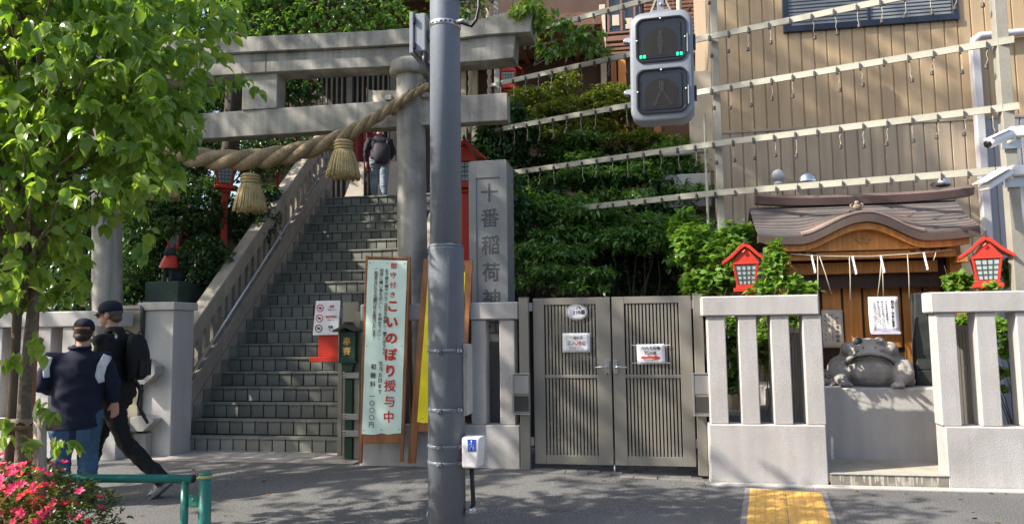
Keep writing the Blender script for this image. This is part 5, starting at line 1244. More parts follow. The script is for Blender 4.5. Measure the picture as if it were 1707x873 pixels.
# bell ropes
for i, px in enumerate((783, 815)):
    X_ = at(px, 130, 13.2).x; t = thing('bell_rope', f'pale twisted rope hanging {"left" if i == 0 else "right"} of a pair behind the torii', 'rope', (X_, 13.2, 4.6), 'twisted ropes behind the torii'); rope([(X_, 13.2, 7.6), (X_+.01, 13.2, 6.5), (X_, 13.2, 5.2)], [.05, .05, .05], 7, 2, 'strand', t, mat('rope_pale', (.42, .38, .30), .9, .1) if 'rope_pale' not in bpy.data.materials else bpy.data.materials['rope_pale'], .55, 8)
# grey garden wall between hall and metal building
lw0, lw1 = at(1040, 310, 10.95).x, at(1186, 310, 10.95).x
gw = thing('garden_wall', 'grey wall and pale window frame between shrubs and metal building', 'wall', ((lw0+lw1)/2, 10.95, 0))
box('lower_wall', at(1105, 310, 10.95).x, lw1, 10.95, 11.1, az(345, 10.95, 1140), az(290, 10.95, 1140), PLAST, gw, .01)
box('upper_wall', at(1150, 200, 11.3).x, at(1196, 200, 11.3).x, 11.3, 11.5, 2.5, az(118, 11.3, 1170), CREAM, gw, .006)
MB().tube([(at(1105, 255, 10.9).x, 10.9, az(257, 10.9, 1140)), (at(1180, 255, 10.9).x, 10.9, az(254, 10.9, 1140))], .03, 8).build('rail', RAILM, gw, smooth=True)
# small stone blocks behind the left fence gaps
for i, (px, py, w_, h_, lab) in enumerate(((1225, 690, .15, .22, 'grey stone block low behind the second fence gap'), (1276, 688, .14, .28, 'pale stone block behind the third fence gap'))):
    X_ = at(px, py, 8.5).x; box('garden_stone', X_-w_, X_+w_, 8.4, 8.7, 0.02, .40+h_, CONC, None, .03, label=lab, cat='stone')
# ================================================================ hillside and planting
def hz(x, y):
    if x > -3.5: y -= .95*ss((x+3.4)/.8)
    return max(-.02, min(LTZ-.05, (y-9.75)*1.15)) + .12*sin(x*1.7+y*.9)*ss((y-9.8)/.8)*(1 if y < 13 else 0)
for nm, x0, x1 in (('hillside', -16, SXL-.21), ('hillside', SXR+.21, BX0-.02)):
    xs_ = fr(x0, x1, 16); ys_ = fr(9.0, 13.6, 22)
    sheet(nm, xs_, ys_, hz, SOIL)
def B(px, py, Y, rx, ry, rz): q = at(px, py, Y); return (q.x, Y, q.z, rx, ry, rz)
def shrub(name, lab, cat, blobs, tips, per, size, m_, base=None, tpl=LT, droop=.5, shell=.5, br=8, r0=.03, group=None, clip=None, barkm=BARKD, spread=1.):
    c = base or (blobs[0][0], blobs[0][1], max(0, hz(blobs[0][0], blobs[0][1])))
    t = thing(name, lab, cat, c, group); o, T = foliage('foliage', t, blobs, tips, per, size, m_, tpl, droop, spread, shell, clip)
    if br: limbs('branch', barkm, t, c, T, r0, br)
    return t
def layers(n, x0, x1, y0, y1, Yn, Yf, skip=None):
    out = []
    while len(out) < n:
        px, py = random.uniform(x0, x1), random.uniform(y0, y1)
        if skip and skip(px, py): continue
        u = (y1-py)/(y1-y0); out.append(B(px, py, Yn+(Yf-Yn)*u+random.uniform(-.2, .2), random.uniform(.28, .52), random.uniform(.25, .4), random.uniform(.07, .13)))
    return out
hollow = lambda px, py: (py > 425+abs(px-1075)*.35 and 985 < px < 1165)
shrub('evergreen_shrub', 'broad layered green shrub on the slope behind the double gate', 'shrub', layers(46, 865, 1165, 335, 490, 9.75, 10.7, hollow), 3300, 5, .088, LEAFM, base=(-.2, 10.4, 0), droop=.40, br=14, tpl=LTN, shell=.3)
shrub('evergreen_shrub', 'layered dark green shrub behind the hanging lamp sockets', 'shrub', layers(34, 850, 1180, 225, 345, 10.9, 11.6), 2900, 5, .082, LEAFM, base=(-.2, 11.6, .3), droop=.4, br=12, tpl=LTN, shell=.3)
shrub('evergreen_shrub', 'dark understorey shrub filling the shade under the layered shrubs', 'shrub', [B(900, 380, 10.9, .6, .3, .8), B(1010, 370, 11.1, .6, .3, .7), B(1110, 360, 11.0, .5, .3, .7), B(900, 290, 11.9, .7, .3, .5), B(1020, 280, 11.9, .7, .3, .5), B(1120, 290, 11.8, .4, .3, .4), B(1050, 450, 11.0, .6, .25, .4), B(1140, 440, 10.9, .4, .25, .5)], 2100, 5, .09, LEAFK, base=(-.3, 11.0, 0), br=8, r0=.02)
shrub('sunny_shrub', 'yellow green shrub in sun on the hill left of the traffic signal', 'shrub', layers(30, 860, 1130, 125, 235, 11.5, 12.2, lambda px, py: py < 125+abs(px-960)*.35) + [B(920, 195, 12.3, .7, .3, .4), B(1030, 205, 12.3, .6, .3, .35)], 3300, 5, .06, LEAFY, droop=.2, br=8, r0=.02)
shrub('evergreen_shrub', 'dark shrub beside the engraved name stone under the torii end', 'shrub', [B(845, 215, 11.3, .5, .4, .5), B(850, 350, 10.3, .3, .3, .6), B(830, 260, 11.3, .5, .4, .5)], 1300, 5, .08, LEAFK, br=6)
shrub('broadleaf_shrub', 'glossy mid green bush between the double gate and the left red lantern', 'shrub', [B(1160, 410, 9.1, .28, .25, .30), B(1205, 440, 8.9, .30, .22, .34), B(1175, 475, 8.8, .3, .2, .2), B(1225, 395, 9.2, .22, .2, .2), B(1140, 380, 9.5, .2, .2, .25)], 620, 5, .085, LEAFV, base=(.85, 8.9, 0), br=8, r0=.02, tpl=LTP, droop=.2)
shrub('vine', 'bright leafy vine spilling over the left granite fence beside the red lantern', 'vine', [B(1290, 440, 8.22, .13, .10, .15), B(1312, 475, 8.15, .20, .10, .10), B(1268, 482, 8.2, .13, .1, .08), B(1350, 484, 8.1, .10, .08, .06), B(1290, 415, 8.25, .08, .07, .1)], 190, 5, .066, LEAFV, base=(1.35, 8.25, 0), br=10, r0=.008, tpl=LTP, droop=.0, barkm=BARK)
shrub('vine', 'leafy vine behind the gaps of the left granite fence', 'vine', [B(1222, 560, 8.3, .13, .1, .25), B(1280, 570, 8.3, .14, .1, .28), B(1330, 535, 8.3, .12, .1, .08), B(1225, 630, 8.35, .10, .1, .2)], 210, 5, .075, LEAFV, base=(1.1, 8.4, 0), br=8, r0=.008, tpl=LTP, droop=.25, barkm=BARK)
shrub('vine', 'leafy vine climbing the post of the right red lantern', 'vine', [B(1672, 560, 8.3, .07, .08, .22), B(1690, 455, 8.5, .12, .1, .16), B(1610, 535, 8.3, .10, .07, .05), B(1672, 630, 8.3, .05, .06, .12), B(1600, 470, 8.7, .13, .1, .12), B(1655, 478, 8.2, .03, .03, .04)], 190, 5, .075, LEAFV, base=(3.75, 8.4, 0), br=8, r0=.008, tpl=LTP, droop=.25, barkm=BARK)
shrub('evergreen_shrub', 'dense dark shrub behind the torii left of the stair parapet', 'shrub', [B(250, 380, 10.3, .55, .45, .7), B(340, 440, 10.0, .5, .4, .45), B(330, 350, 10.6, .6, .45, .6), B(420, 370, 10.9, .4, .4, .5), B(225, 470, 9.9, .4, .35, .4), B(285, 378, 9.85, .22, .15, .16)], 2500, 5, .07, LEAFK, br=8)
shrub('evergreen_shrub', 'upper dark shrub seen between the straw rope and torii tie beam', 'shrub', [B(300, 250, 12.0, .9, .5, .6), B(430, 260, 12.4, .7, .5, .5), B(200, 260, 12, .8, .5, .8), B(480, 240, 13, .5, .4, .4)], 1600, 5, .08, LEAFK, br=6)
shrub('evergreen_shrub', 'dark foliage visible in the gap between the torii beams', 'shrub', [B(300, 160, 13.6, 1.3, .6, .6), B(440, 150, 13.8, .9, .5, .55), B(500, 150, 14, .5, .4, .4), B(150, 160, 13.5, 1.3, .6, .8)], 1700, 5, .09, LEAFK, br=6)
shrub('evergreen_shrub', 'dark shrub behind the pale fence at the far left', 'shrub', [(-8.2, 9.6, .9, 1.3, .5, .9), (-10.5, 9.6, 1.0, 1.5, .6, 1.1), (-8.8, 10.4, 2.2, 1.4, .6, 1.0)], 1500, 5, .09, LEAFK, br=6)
shrub('creeping_plant', 'small dark sprig growing over the parapet coping beneath the rope tassels', 'plant', [B(445, 320, 11.2, .22, .14, .14)], 70, 5, .08, LEAFK, base=(at(445, 330, 11.2).x-.1, 11.2, 1.4), br=5, r0=.012)
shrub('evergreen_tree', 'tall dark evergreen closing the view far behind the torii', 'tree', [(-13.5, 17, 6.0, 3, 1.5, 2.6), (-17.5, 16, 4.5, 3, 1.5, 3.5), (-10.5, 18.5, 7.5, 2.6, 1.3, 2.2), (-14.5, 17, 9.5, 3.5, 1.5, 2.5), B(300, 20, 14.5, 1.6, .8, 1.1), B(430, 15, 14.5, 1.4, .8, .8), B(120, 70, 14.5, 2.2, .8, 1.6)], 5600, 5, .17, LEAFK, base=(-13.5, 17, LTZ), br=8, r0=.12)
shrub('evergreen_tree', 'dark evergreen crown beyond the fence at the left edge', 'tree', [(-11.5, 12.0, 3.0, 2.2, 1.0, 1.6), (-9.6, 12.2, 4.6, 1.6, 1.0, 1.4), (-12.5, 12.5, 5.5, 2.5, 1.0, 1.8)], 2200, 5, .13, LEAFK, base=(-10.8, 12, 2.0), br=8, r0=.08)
# tree on the hill behind the torii
tq = at(400, 62, 11.0)
tr = thing('broadleaf_tree', 'green tree with a thick dark leaning limb above the torii', 'tree', (tq.x-.6, 11.2, hz(tq.x, 11.2)))
trunk = [(tq.x-.6, 11.2, hz(tq.x, 11.2)-.1), (tq.x-.5, 11.15, 3.2), (tq.x-.15, 11.05, 4.6), tuple(at(395, 66, 11)), tuple(at(425, 48, 11)), tuple(at(470, 20, 11)), tuple(at(510, -5, 10.9)), tuple(at(600, -60, 10.8))]
MB().tube(trunk, [.17, .15, .14, .13, .13, .12, .10, .06], 12).build('trunk', BARKD, tr, smooth=True)
o, T = foliage('crown', tr, [B(385, 20, 10.6, .55, .6, .42), B(480, 55, 10.6, .7, .5, .30), B(560, 20, 10.5, .9, .6, .5), B(660, 40, 10.4, .5, .5, .36), B(610, 68, 10.4, .6, .4, .16), B(760, 10, 10.5, .5, .5, .4), B(450, -60, 10.5, 1.2, .9, .6), B(700, -70, 10.5, 1.2, .9, .6), B(250, 20, 10.8, 1.1, .7, .8), B(430, -10, 10.8, .8, .6, .5), B(340, 45, 11.2, .7, .4, .35), (-7.6, 11.0, 9.8, 1.8, 1.4, 1.5), (-5.6, 11.2, 8.8, 1.5, 1.2, 1.0), (-8.8, 11.2, 11.6, 1.8, 1.4, 1.4)], 4600, 5, .085, LEAFM, LT, .5)
limbs('branch', BARKD, tr, at(480, 15, 10.9), T, .03, 16)
shrub('leafy_branch', 'spray of bright leaves beyond the right tip of the torii', 'branch', [B(885, 12, 8.9, .16, .15, .12), B(862, 30, 8.9, .10, .1, .1), B(900, 35, 9.0, .10, .1, .10)], 60, 5, .10, LEAFD, base=tuple(at(850, -60, 9.0)), br=6, r0=.012, droop=.7)
shrub('leafy_branch', 'long loose branch of large leaves below the second lantern rail', 'branch', [B(930, 40, 9.8, .20, .12, .08), B(975, 55, 9.8, .22, .12, .12), B(985, 75, 9.8, .14, .12, .10), B(925, 80, 10, .3, .15, .12), B(1008, 85, 9.8, .08, .08, .08)], 75, 5, .125, LEAFM, base=tuple(at(890, 110, 10.2)), br=9, r0=.012, droop=.45, tpl=LTN)
# offset trees along the kerb left of the picture: they shade the torii and stairs
def kerb_tree(lab, x, y, blobs, tips, size, trunk_r=.14):
    t = thing('kerb_tree', lab, 'tree', (x, y, 0)); MB().tube([(x, y, 0), (x+.05, y, 1.5), (x, y+.05, 3), (x+.1, y, 4.5), (x, y, 6.5)], [trunk_r, trunk_r*.85, trunk_r*.7, trunk_r*.5, trunk_r*.2], 10).build('trunk', BARK, t, smooth=True)
    MB().tube([(x, y, 6.4), (x-.4, y+.6, 9), (x-.9, y+1.2, 13)], [.08, .06, .03], 8).build('leader', BARK, t, smooth=True); o, T = foliage('crown', t, blobs, tips, 5, size, LEAFD, LT, .5); limbs('branch', BARK, t, (x, y, 3.6), T, .06, 18)
    return t

# ---------------------------------------------------------------- street dogwood
def proj(P):
    q = np.asarray(P)-np.array(CAMP); d = q @ np.array(_f); return PCX+FPX*(q @ np.array(_rc))/d, PCY-FPX*(q @ np.array(_uc))/d, d
OUT_Y = [-400, 0, 50, 100, 140, 165, 200, 250, 300, 330, 380, 420, 450, 500, 540, 580, 640, 700]
OUT_X = [430, 385, 395, 392, 375, 330, 345, 318, 298, 262, 228, 232, 185, 140, 95, 60, 45, 30]
def dog_clip(T):
    x, y, d = proj(T); lim = np.interp(y, OUT_Y, OUT_X)-10
    # thinner along the tips, with ragged notches
    ok = (x < lim + 14*np.sin(y*.09) + rng.normal(size=len(x))*8)
    return ok & ~((x > 95) & (x < 215) & (y > 178) & (y < 330) & (rng.random(len(x)) < .45)) & ~((x > 148) & (x < 216) & (y > 345) & (y < 490) & (rng.random(len(x)) < .9)) & ~((x > 40) & (y > 430) & (rng.random(len(x)) < .55)) & ~((y > 500) & (rng.random(len(x)) < .8))
DX = at(40, 700, 4.13).x
dg = thing('street_dogwood', 'leafy young street tree with bright green drooping leaves at the left', 'tree', (DX, 4.13, 0))
MB().tube([(DX, 4.13, 0), (DX-.01, 4.13, .6), (DX+.01, 4.12, 1.3), (DX+.03, 4.14, 1.9), (DX-.05, 4.12, 2.7), (DX-.15, 4.1, 3.6), (DX-.2, 4.1, 5.0)], [.045, .038, .036, .032, .028, .022, .012], 10).build('trunk', BARK, dg, smooth=True)
blobs = [(DX-.2, 4.1, 3.5, 1.75, 1.25, 1.35), (DX+.15, 4.0, 2.45, 1.35, .95, .75), (DX-1.4, 4.1, 3.3, 1.3, 1.2, 1.3), (DX-.5, 4.1, 4.9, 1.5, 1.3, 1.1), (DX+.6, 4.0, 3.1, 1.1, .8, .7), (DX-.3, 3.95, 1.9, .8, .7, .4)]
T, Dr = in_blobs(3900, blobs, .35); kp = dog_clip(T); T, Dr = T[kp], Dr[kp]
# hand-placed hanging sprays at the outline
ex_ = [(245, 390, 4.0), (240, 412, 4.0), (260, 320, 4.0), (330, 195, 4.2), (410, 135, 4.4), (428, 145, 4.4), (395, 128, 4.4), (370, 140, 4.3), (345, 150, 4.3), (20, 590, 3.9), (12, 600, 3.9), (58, 585, 4.0), (78, 670, 3.95), (86, 690, 3.95), (98, 735, 3.85), (115, 740, 3.85), (15, 700, 3.9), (10, 730, 3.9), (38, 735, 3.95), (60, 560, 4.0), (28, 505, 4.0), (120, 470, 4.0), (140, 480, 4.0), (70, 500, 4.0), (290, 275, 4.1), (310, 240, 4.1), (235, 345, 4.0), (140, 230, 4.0), (130, 215, 4.0)]
T = np.vstack([T, np.array([tuple(at(*e)) for e in ex_])]); Dr = np.vstack([Dr, np.tile((.3, -.3, -.6), (len(ex_), 1))])
P, D, N, Sz = cluster_leaves(T, Dr, 6, .081, .75, .85, .38)
x, y, d = proj(P); vis = (x > -5) & (x < 470) & (y > -5) & (y < 760); order = np.argsort(np.where(vis, d/Sz, 1e9))[:300]
mask = np.ones(len(P), bool); mask[order] = False; off = np.array(WL[dg.name])
me = leaves_mesh('foliage', P[mask]-off, D[mask], N[mask], Sz[mask], LEAFD, LTD); o = bpy.data.objects.new('foliage', me); COL.objects.link(o); put(o, dg, kind='stuff'); WL[o.name] = WL[dg.name]
LSRC = [leaves_mesh('leaf', [(0, 0, 0)], [(0, 1, 0)], [(0, 0, 1)], [1.0], LEAFD, leaf_fine(w_, f_, dr_)) for w_, f_, dr_ in ((.62, .3, .38), (.66, .2, .5), (.56, .4, .25))]
for i in order:
    dd = Vector(D[i]).normalized(); xx_ = dd.cross(Vector(N[i])).normalized(); nz = xx_.cross(dd); Mx = Matrix((xx_, dd, nz)).transposed()
    o = bpy.data.objects.new('leaf', LSRC[int(i) % 3]); COL.objects.link(o); o.location = Vector(P[i])-WL[dg.name]; o.rotation_euler = Mx.to_euler(); o.scale = (float(Sz[i]),)*3; o.parent = dg
mb = MB(); 
near = sorted(range(len(T)), key=lambda i: proj(T[i:i+1])[2][0])
for i in near[:60]+[int(q) for q in rng.choice(len(T), 70)]:
    t_ = Vector(T[i]); hgt = max(1.75, min(4.2, t_.z-.35-.35*random.random())); b_ = Vector((DX-.05, 4.12, hgt)); pts = []
    for k_ in range(6):
        u = k_/5; q = b_.lerp(t_, u)+Vector((0, 0, .12*sin(pi*u)))+Vector(rng.normal(size=3))*.03*u; pts.append(q)
    mb.tube(pts, [.013*(1-.75*k_/5) for k_ in range(6)], 5)
mb.build('branches', BARK, dg, smooth=True)
# wooden stakes holding the tree
tsx = thing('tree_stake', 'weathered wooden stake frame propping the young street tree', 'tree support', (DX, 4.1, 0))
a = at(17, 690, 4.2); MB().tube([(a.x, 4.2, 0), (a.x+.015, 4.2, 1.35), (a.x+.02, 4.2, 1.95)], .028, 9).build('stake', WOODG, tsx, smooth=True)
a = at(68, 740, 4.02); MB().tube([(a.x+.03, 4.02, 0), (a.x-.015, 4.02, az(683, 4.02, 62))], .036, 10).build('stake', mat('wood_stake_pale', (.30, .25, .20), .8, .15, 6, .12, 80, .3, 50, wave=(30, 30, 2)), tsx, smooth=True)
a, b = at(-60, 706, 4.07), at(90, 708, 4.07); MB().tube([a, b], .036, 10).build('crossbar', WOODG, tsx, smooth=True)
a = at(45, 760, 4.25); MB().tube([(a.x, 4.25, 0), (a.x, 4.25, 1.9)], .035, 9).build('stake', WOODF, tsx, smooth=True)
for px in (17, 40, 62): q = at(px, 706, 4.06); MB().tube([(q.x+.04*cos(a_), 4.07+.045*sin(a_), q.z+.01*sin(3*a_)) for a_ in [2*pi*i/12 for i in range(13)]], .007, 5).build('lashing', RUBBER, tsx)

# ---------------------------------------------------------------- azaleas
azl = thing('azalea_bush', 'clipped azalea bush with pink flowers under the green rail', 'bush', (DX-.1, 4.0, 0))
AB = [B(20, 845, 3.95, .34, .32, .26), B(75, 862, 3.95, .36, .32, .27), B(125, 880, 4.0, .28, .28, .25), B(-90, 840, 4.0, .55, .4, .3), B(95, 830, 4.35, .25, .2, .14), B(20, 800, 4.3, .3, .25, .2)]
AB += [(q[0], q[1], q[2]-.32, q[3]*.9, q[4]*.9, .3) for q in AB[:4]]
o, T = foliage('foliage', azl, AB, 4200, 5, .032, LEAFA, LTN, -.35, .9, .78)
limbs('branch', BARK, azl, (DX+.1, 4.0, .02), T, .014, 24)
def flower_mesh(nm, m_):
    mb = MB()
    for k_ in range(5):
        a_ = 2*pi*k_/5; c_, s_ = cos(a_), sin(a_); R = lambda x, y, z: (x*c_-y*s_, x*s_+y*c_, z)
        mb.add([R(.05, 0, 0), R(.5, -.34, .42), R(.95, -.26, .60), R(1.05, 0, .50), R(.95, .26, .60), R(.5, .34, .42), R(.55, 0, .28)], [(0, 1, 6), (1, 2, 3, 6), (6, 3, 4, 5), (0, 6, 5)])
    for k_ in range(5): mb.tube([(0, 0, .05), (.16*cos(k_*1.3), .16*sin(k_*1.3), .8)], .025, 4)
    return mb.mesh(nm, m_, smooth=True)
FL = [flower_mesh('flower', PETAL), flower_mesh('flower', PETALR)]
dens = [(B(-10, 850, 3.9, .24, .3, .26), 105), (B(35, 840, 3.78, .14, .2, .22), 70), (B(-120, 850, 3.9, .5, .35, .3), 20), (B(20, 795, 4.25, .26, .2, .16), 34), (B(80, 800, 4.3, .18, .15, .12), 24), (B(75, 870, 3.8, .22, .22, .22), 18), (B(125, 870, 3.8, .2, .2, .2), 9), (B(165, 880, 3.9, .12, .15, .12), 4)]
for bb, n in dens:
    T2, D2 = in_blobs(n, [bb], .95)
    for p_, d_ in zip(T2, D2):
        d_ = Vector((d_[0], d_[1]-.5, abs(d_[2])+.3)).normalized(); o = bpy.data.objects.new('flower', FL[0 if random.random() < .75 else 1]); COL.objects.link(o); o.parent = azl; o.location = Vector(p_)-WL[azl.name]; o.rotation_euler = d_.to_track_quat('Z', 'Y').to_euler(); o.scale = (random.uniform(.021, .030),)*3
planter = MB().box(-12, at(230, 873, 4.0).x, 3.68, 4.55, -.02, .03).build('planting_bed', SOIL, kind='structure')

# ---------------------------------------------------------------- green rail
gr = thing('guard_rail', 'green painted pipe rail along the kerb with a separate end post', 'railing', (at(310, 860, 4.2).x, 4.2, 0))
a, b = at(-250, 794.5, 4.2), at(322, 797.5, 4.2); MB().tube([a, b], .0255, 14).build('rail_pipe', GREENP, gr, smooth=True)
MB().tube([b+Vector((-.002, 0, 0)), b+Vector((.007, 0, 0))], .024, 14).build('end_plug', RUBBER, gr)
c = at(308, 820, 4.2).x; MB().tube([(c, 4.2, 0), (c, 4.2, b.z-.012)], .024, 14).build('leg', GREENP, gr, smooth=True)
c2 = at(-240, 820, 4.2).x; MB().tube([(c2, 4.2, 0), (c2, 4.2, a.z-.012)], .024, 14).build('leg', GREENP, gr, smooth=True)
gp = thing('rail_post', 'green post with a pale gold band under its domed cap beside the rail', 'post', (at(341, 860, 4.2).x, 4.2, 0)); c = at(341, 860, 4.2).x; zt_ = az(787, 4.2, 340)
MB().lathe([(.037, 0), (.037, zt_-.035)], c, 4.2, 20).build('shaft', GREENP, gp, smooth=True); MB().lathe([(.0385, zt_-.034), (.0385, zt_-.014)], c, 4.2, 20).build('band', mat('band_gold', (.42, .40, .16), .5), gp, smooth=True); MB().lathe([(.038, zt_-.0135), (.036, zt_-.004), (.02, zt_+.003), (.0, zt_+.005)], c, 4.2, 20).build('cap', GREENP, gp, smooth=True)
q = at(325, 833, 4.2); box('clamp', q.x-.035, c-.034, 4.185, 4.215, q.z-.035, q.z+.035, GREENP, gp, .005)
MB().tube([(q.x-.005, 4.18, q.z+.012), (q.x-.005, 4.186, q.z+.012)], .008, 8).build('clamp_bolt', STEEL, gp)

# ---------------------------------------------------------------- tactile paving
tp = thing('tactile_paving', 'strip of yellow tactile paving with raised bars leading to the fence', 'tactile paving', (1.25, 7.5, 0)); tp['kind'] = 'structure'
TH = atan2(.2, 1.27); R_ = Matrix.Rotation(-TH, 4, 'Z'); org = Vector((.955, 7.50, .006)); s = .316
mb = MB(); mb.box(-s/2+.003, s/2-.003, -s/2+.003, s/2-.003, 0, .004)
for i in range(4): x = -s/2+s*(i+.5)/4; mb.prism([(x-.026, .0041), (x-.019, .009), (x+.019, .009), (x+.026, .0041)], -s/2+.02, s/2-.02)
src = mb.mesh('tactile_tile', TILE)
for r_ in range(11):
    for c_ in range(2):
        q = org + R_.to_3x3() @ Vector(((c_+.5)*s, -(r_+.5)*s, 0)); piece(src, 'tactile_tile', q+Vector((0, 0, random.uniform(-.0005, .0005))), tp, (0, 0, -TH))
mb = MB(); mb.box(-.045, 2*s+.045, -11*s-.03, .05, -.03, .0045); mb.xf(Matrix.Translation(org-Vector((0, 0, .004))) @ R_); mb.build('mortar_border', mat('border_grey', (.22, .21, .20), .9, .15, 8, .3, 90), tp)
q = Vector((-.76, 6.51, 0)); mh = thing('valve_cover', 'small round rusty valve cover set in the asphalt before the gate', 'cover', tuple(q)); MB().lathe([(.0, .004), (.125, .006), (.145, .007), (.15, .0)][::-1], q.x, q.y, 28).build('disc', mat('rusty_iron', (.10, .075, .06), .75, .25, 12, .3), mh)
mb = MB()
for r_ in (.05, .09, .125): mb.rings([[(q.x+(r_+e)*cos(2*pi*i/28), q.y+(r_+e)*sin(2*pi*i/28), zz) for i in range(28)] for e, zz in ((-.007, .005), (-.004, .011), (.004, .011), (.007, .005))], cap=False)
mb.build('relief_ring', bpy.data.materials['rusty_iron'], mh)

# ================================================================ people
def wrinkled(o, amp, f=1.0, seed=0):
    me = o.data; n = len(me.vertices); a_ = np.empty(n*3); me.vertices.foreach_get('co', a_); a_ = a_.reshape(-1, 3); nn = np.empty(n*3); me.vertices.foreach_get('normal', nn); nn = nn.reshape(-1, 3); r_ = np.random.default_rng(seed); h = np.zeros(n)
    for k_ in range(7):
        kv = r_.normal(size=3)*np.array((14, 14, 20))*f; kw = r_.normal(size=3)*9*f; h += np.sin(a_ @ kv + 1.6*np.sin(a_ @ kw + r_.random()*6))
    a_ += nn*(h/7*amp*2)[:, None]; me.vertices.foreach_set('co', a_.ravel()); me.update()
def hand(mb, w, d, nrm, side, s=1.0, curl=.5):
    w, d, nrm, side = (Vector(q) for q in (w, d, nrm, side)); d.normalize(); side = (side-d*side.dot(d)).normalized(); nrm = d.cross(side)*(1 if d.cross(side).dot(nrm) > 0 else -1)
    mb.tube([w-d*.03*s, w+d*.012*s], [.026*s, .025*s], 10)
    R = Matrix((side, nrm, d)).transposed(); mb.ell(w+d*.050*s, (.040*s, .017*s, .052*s), 12, 8, R)
    for i, (o_, L_) in enumerate(((.030, .078), (.011, .088), (-.010, .082), (-.029, .064))):
        b_ = w+d*.082*s+side*o_*s; f_ = d+side*o_*1.2; c_ = curl*(1+.12*i); p1 = b_+f_*L_*.45*s+nrm*L_*.12*c_*s; p2 = p1+(f_*(1-.35*c_)+nrm*.7*c_).normalized()*L_*.34*s; p3 = p2+(f_*(1-.8*c_)+nrm*1.3*c_).normalized()*L_*.26*s
        mb.tube([b_-f_*.02*s, b_, p1, p2, p3], [.0095*s, .0095*s, .0090*s, .0082*s, .0065*s], 8)
    b_ = w+d*.028*s+side*.030*s; p1 = b_+(side*.6+d*.8)*.035*s+nrm*.008*s; p2 = p1+(d*.95+side*.2)*.030*s+nrm*.008*s; mb.tube([w+d*.01*s+side*.015*s, b_, p1, p2], [.013*s, .0125*s, .010*s, .0075*s], 8)
def head(mb, c, s=1.0, yaw=0, pitch=0):
    M0 = Matrix.Translation(c) @ Matrix.Rotation(yaw, 4, 'Z') @ Matrix.Rotation(pitch, 4, 'X') @ Matrix.Scale(s, 4); k0 = len(mb.v)
    mb.ell((0, -.012, .03), (.077, .098, .092), 18, 12); mb.ell((0, .022, -.045), (.058, .070, .068), 16, 10); mb.ell((0, .055, -.088), (.030, .026, .024))
    mb.tube([(0, .092, .022), (0, .112, -.022)], [.010, .017], 8); mb.tube([(-.024, .083, -.058), (0, .091, -.057), (.024, .083, -.058)], [.007, .010, .007], 6); mb.tube([(-.05, .078, .032), (0, .09, .034), (.05, .078, .032)], .012, 6)
    for q in (-1, 1): mb.ell((q*.078, -.008, -.012), (.012, .022, .033)); mb.ell((q*.034, .072, .012), (.016, .014, .011))
    mb.tube([(0, -.018, -.05), (0, -.028, -.14)], [.055, .058], 12)
    mb.xf(M0, k0); return M0
def torso(mb, rings_, n=24):
    mb.rings([[(cx+rx*cos(2*pi*i/n)*(1-.10*abs(sin(2*pi*i/n))**3*0), cy+ry*sin(2*pi*i/n), z) for i in range(n)] for z, rx, ry, cx, cy in rings_])
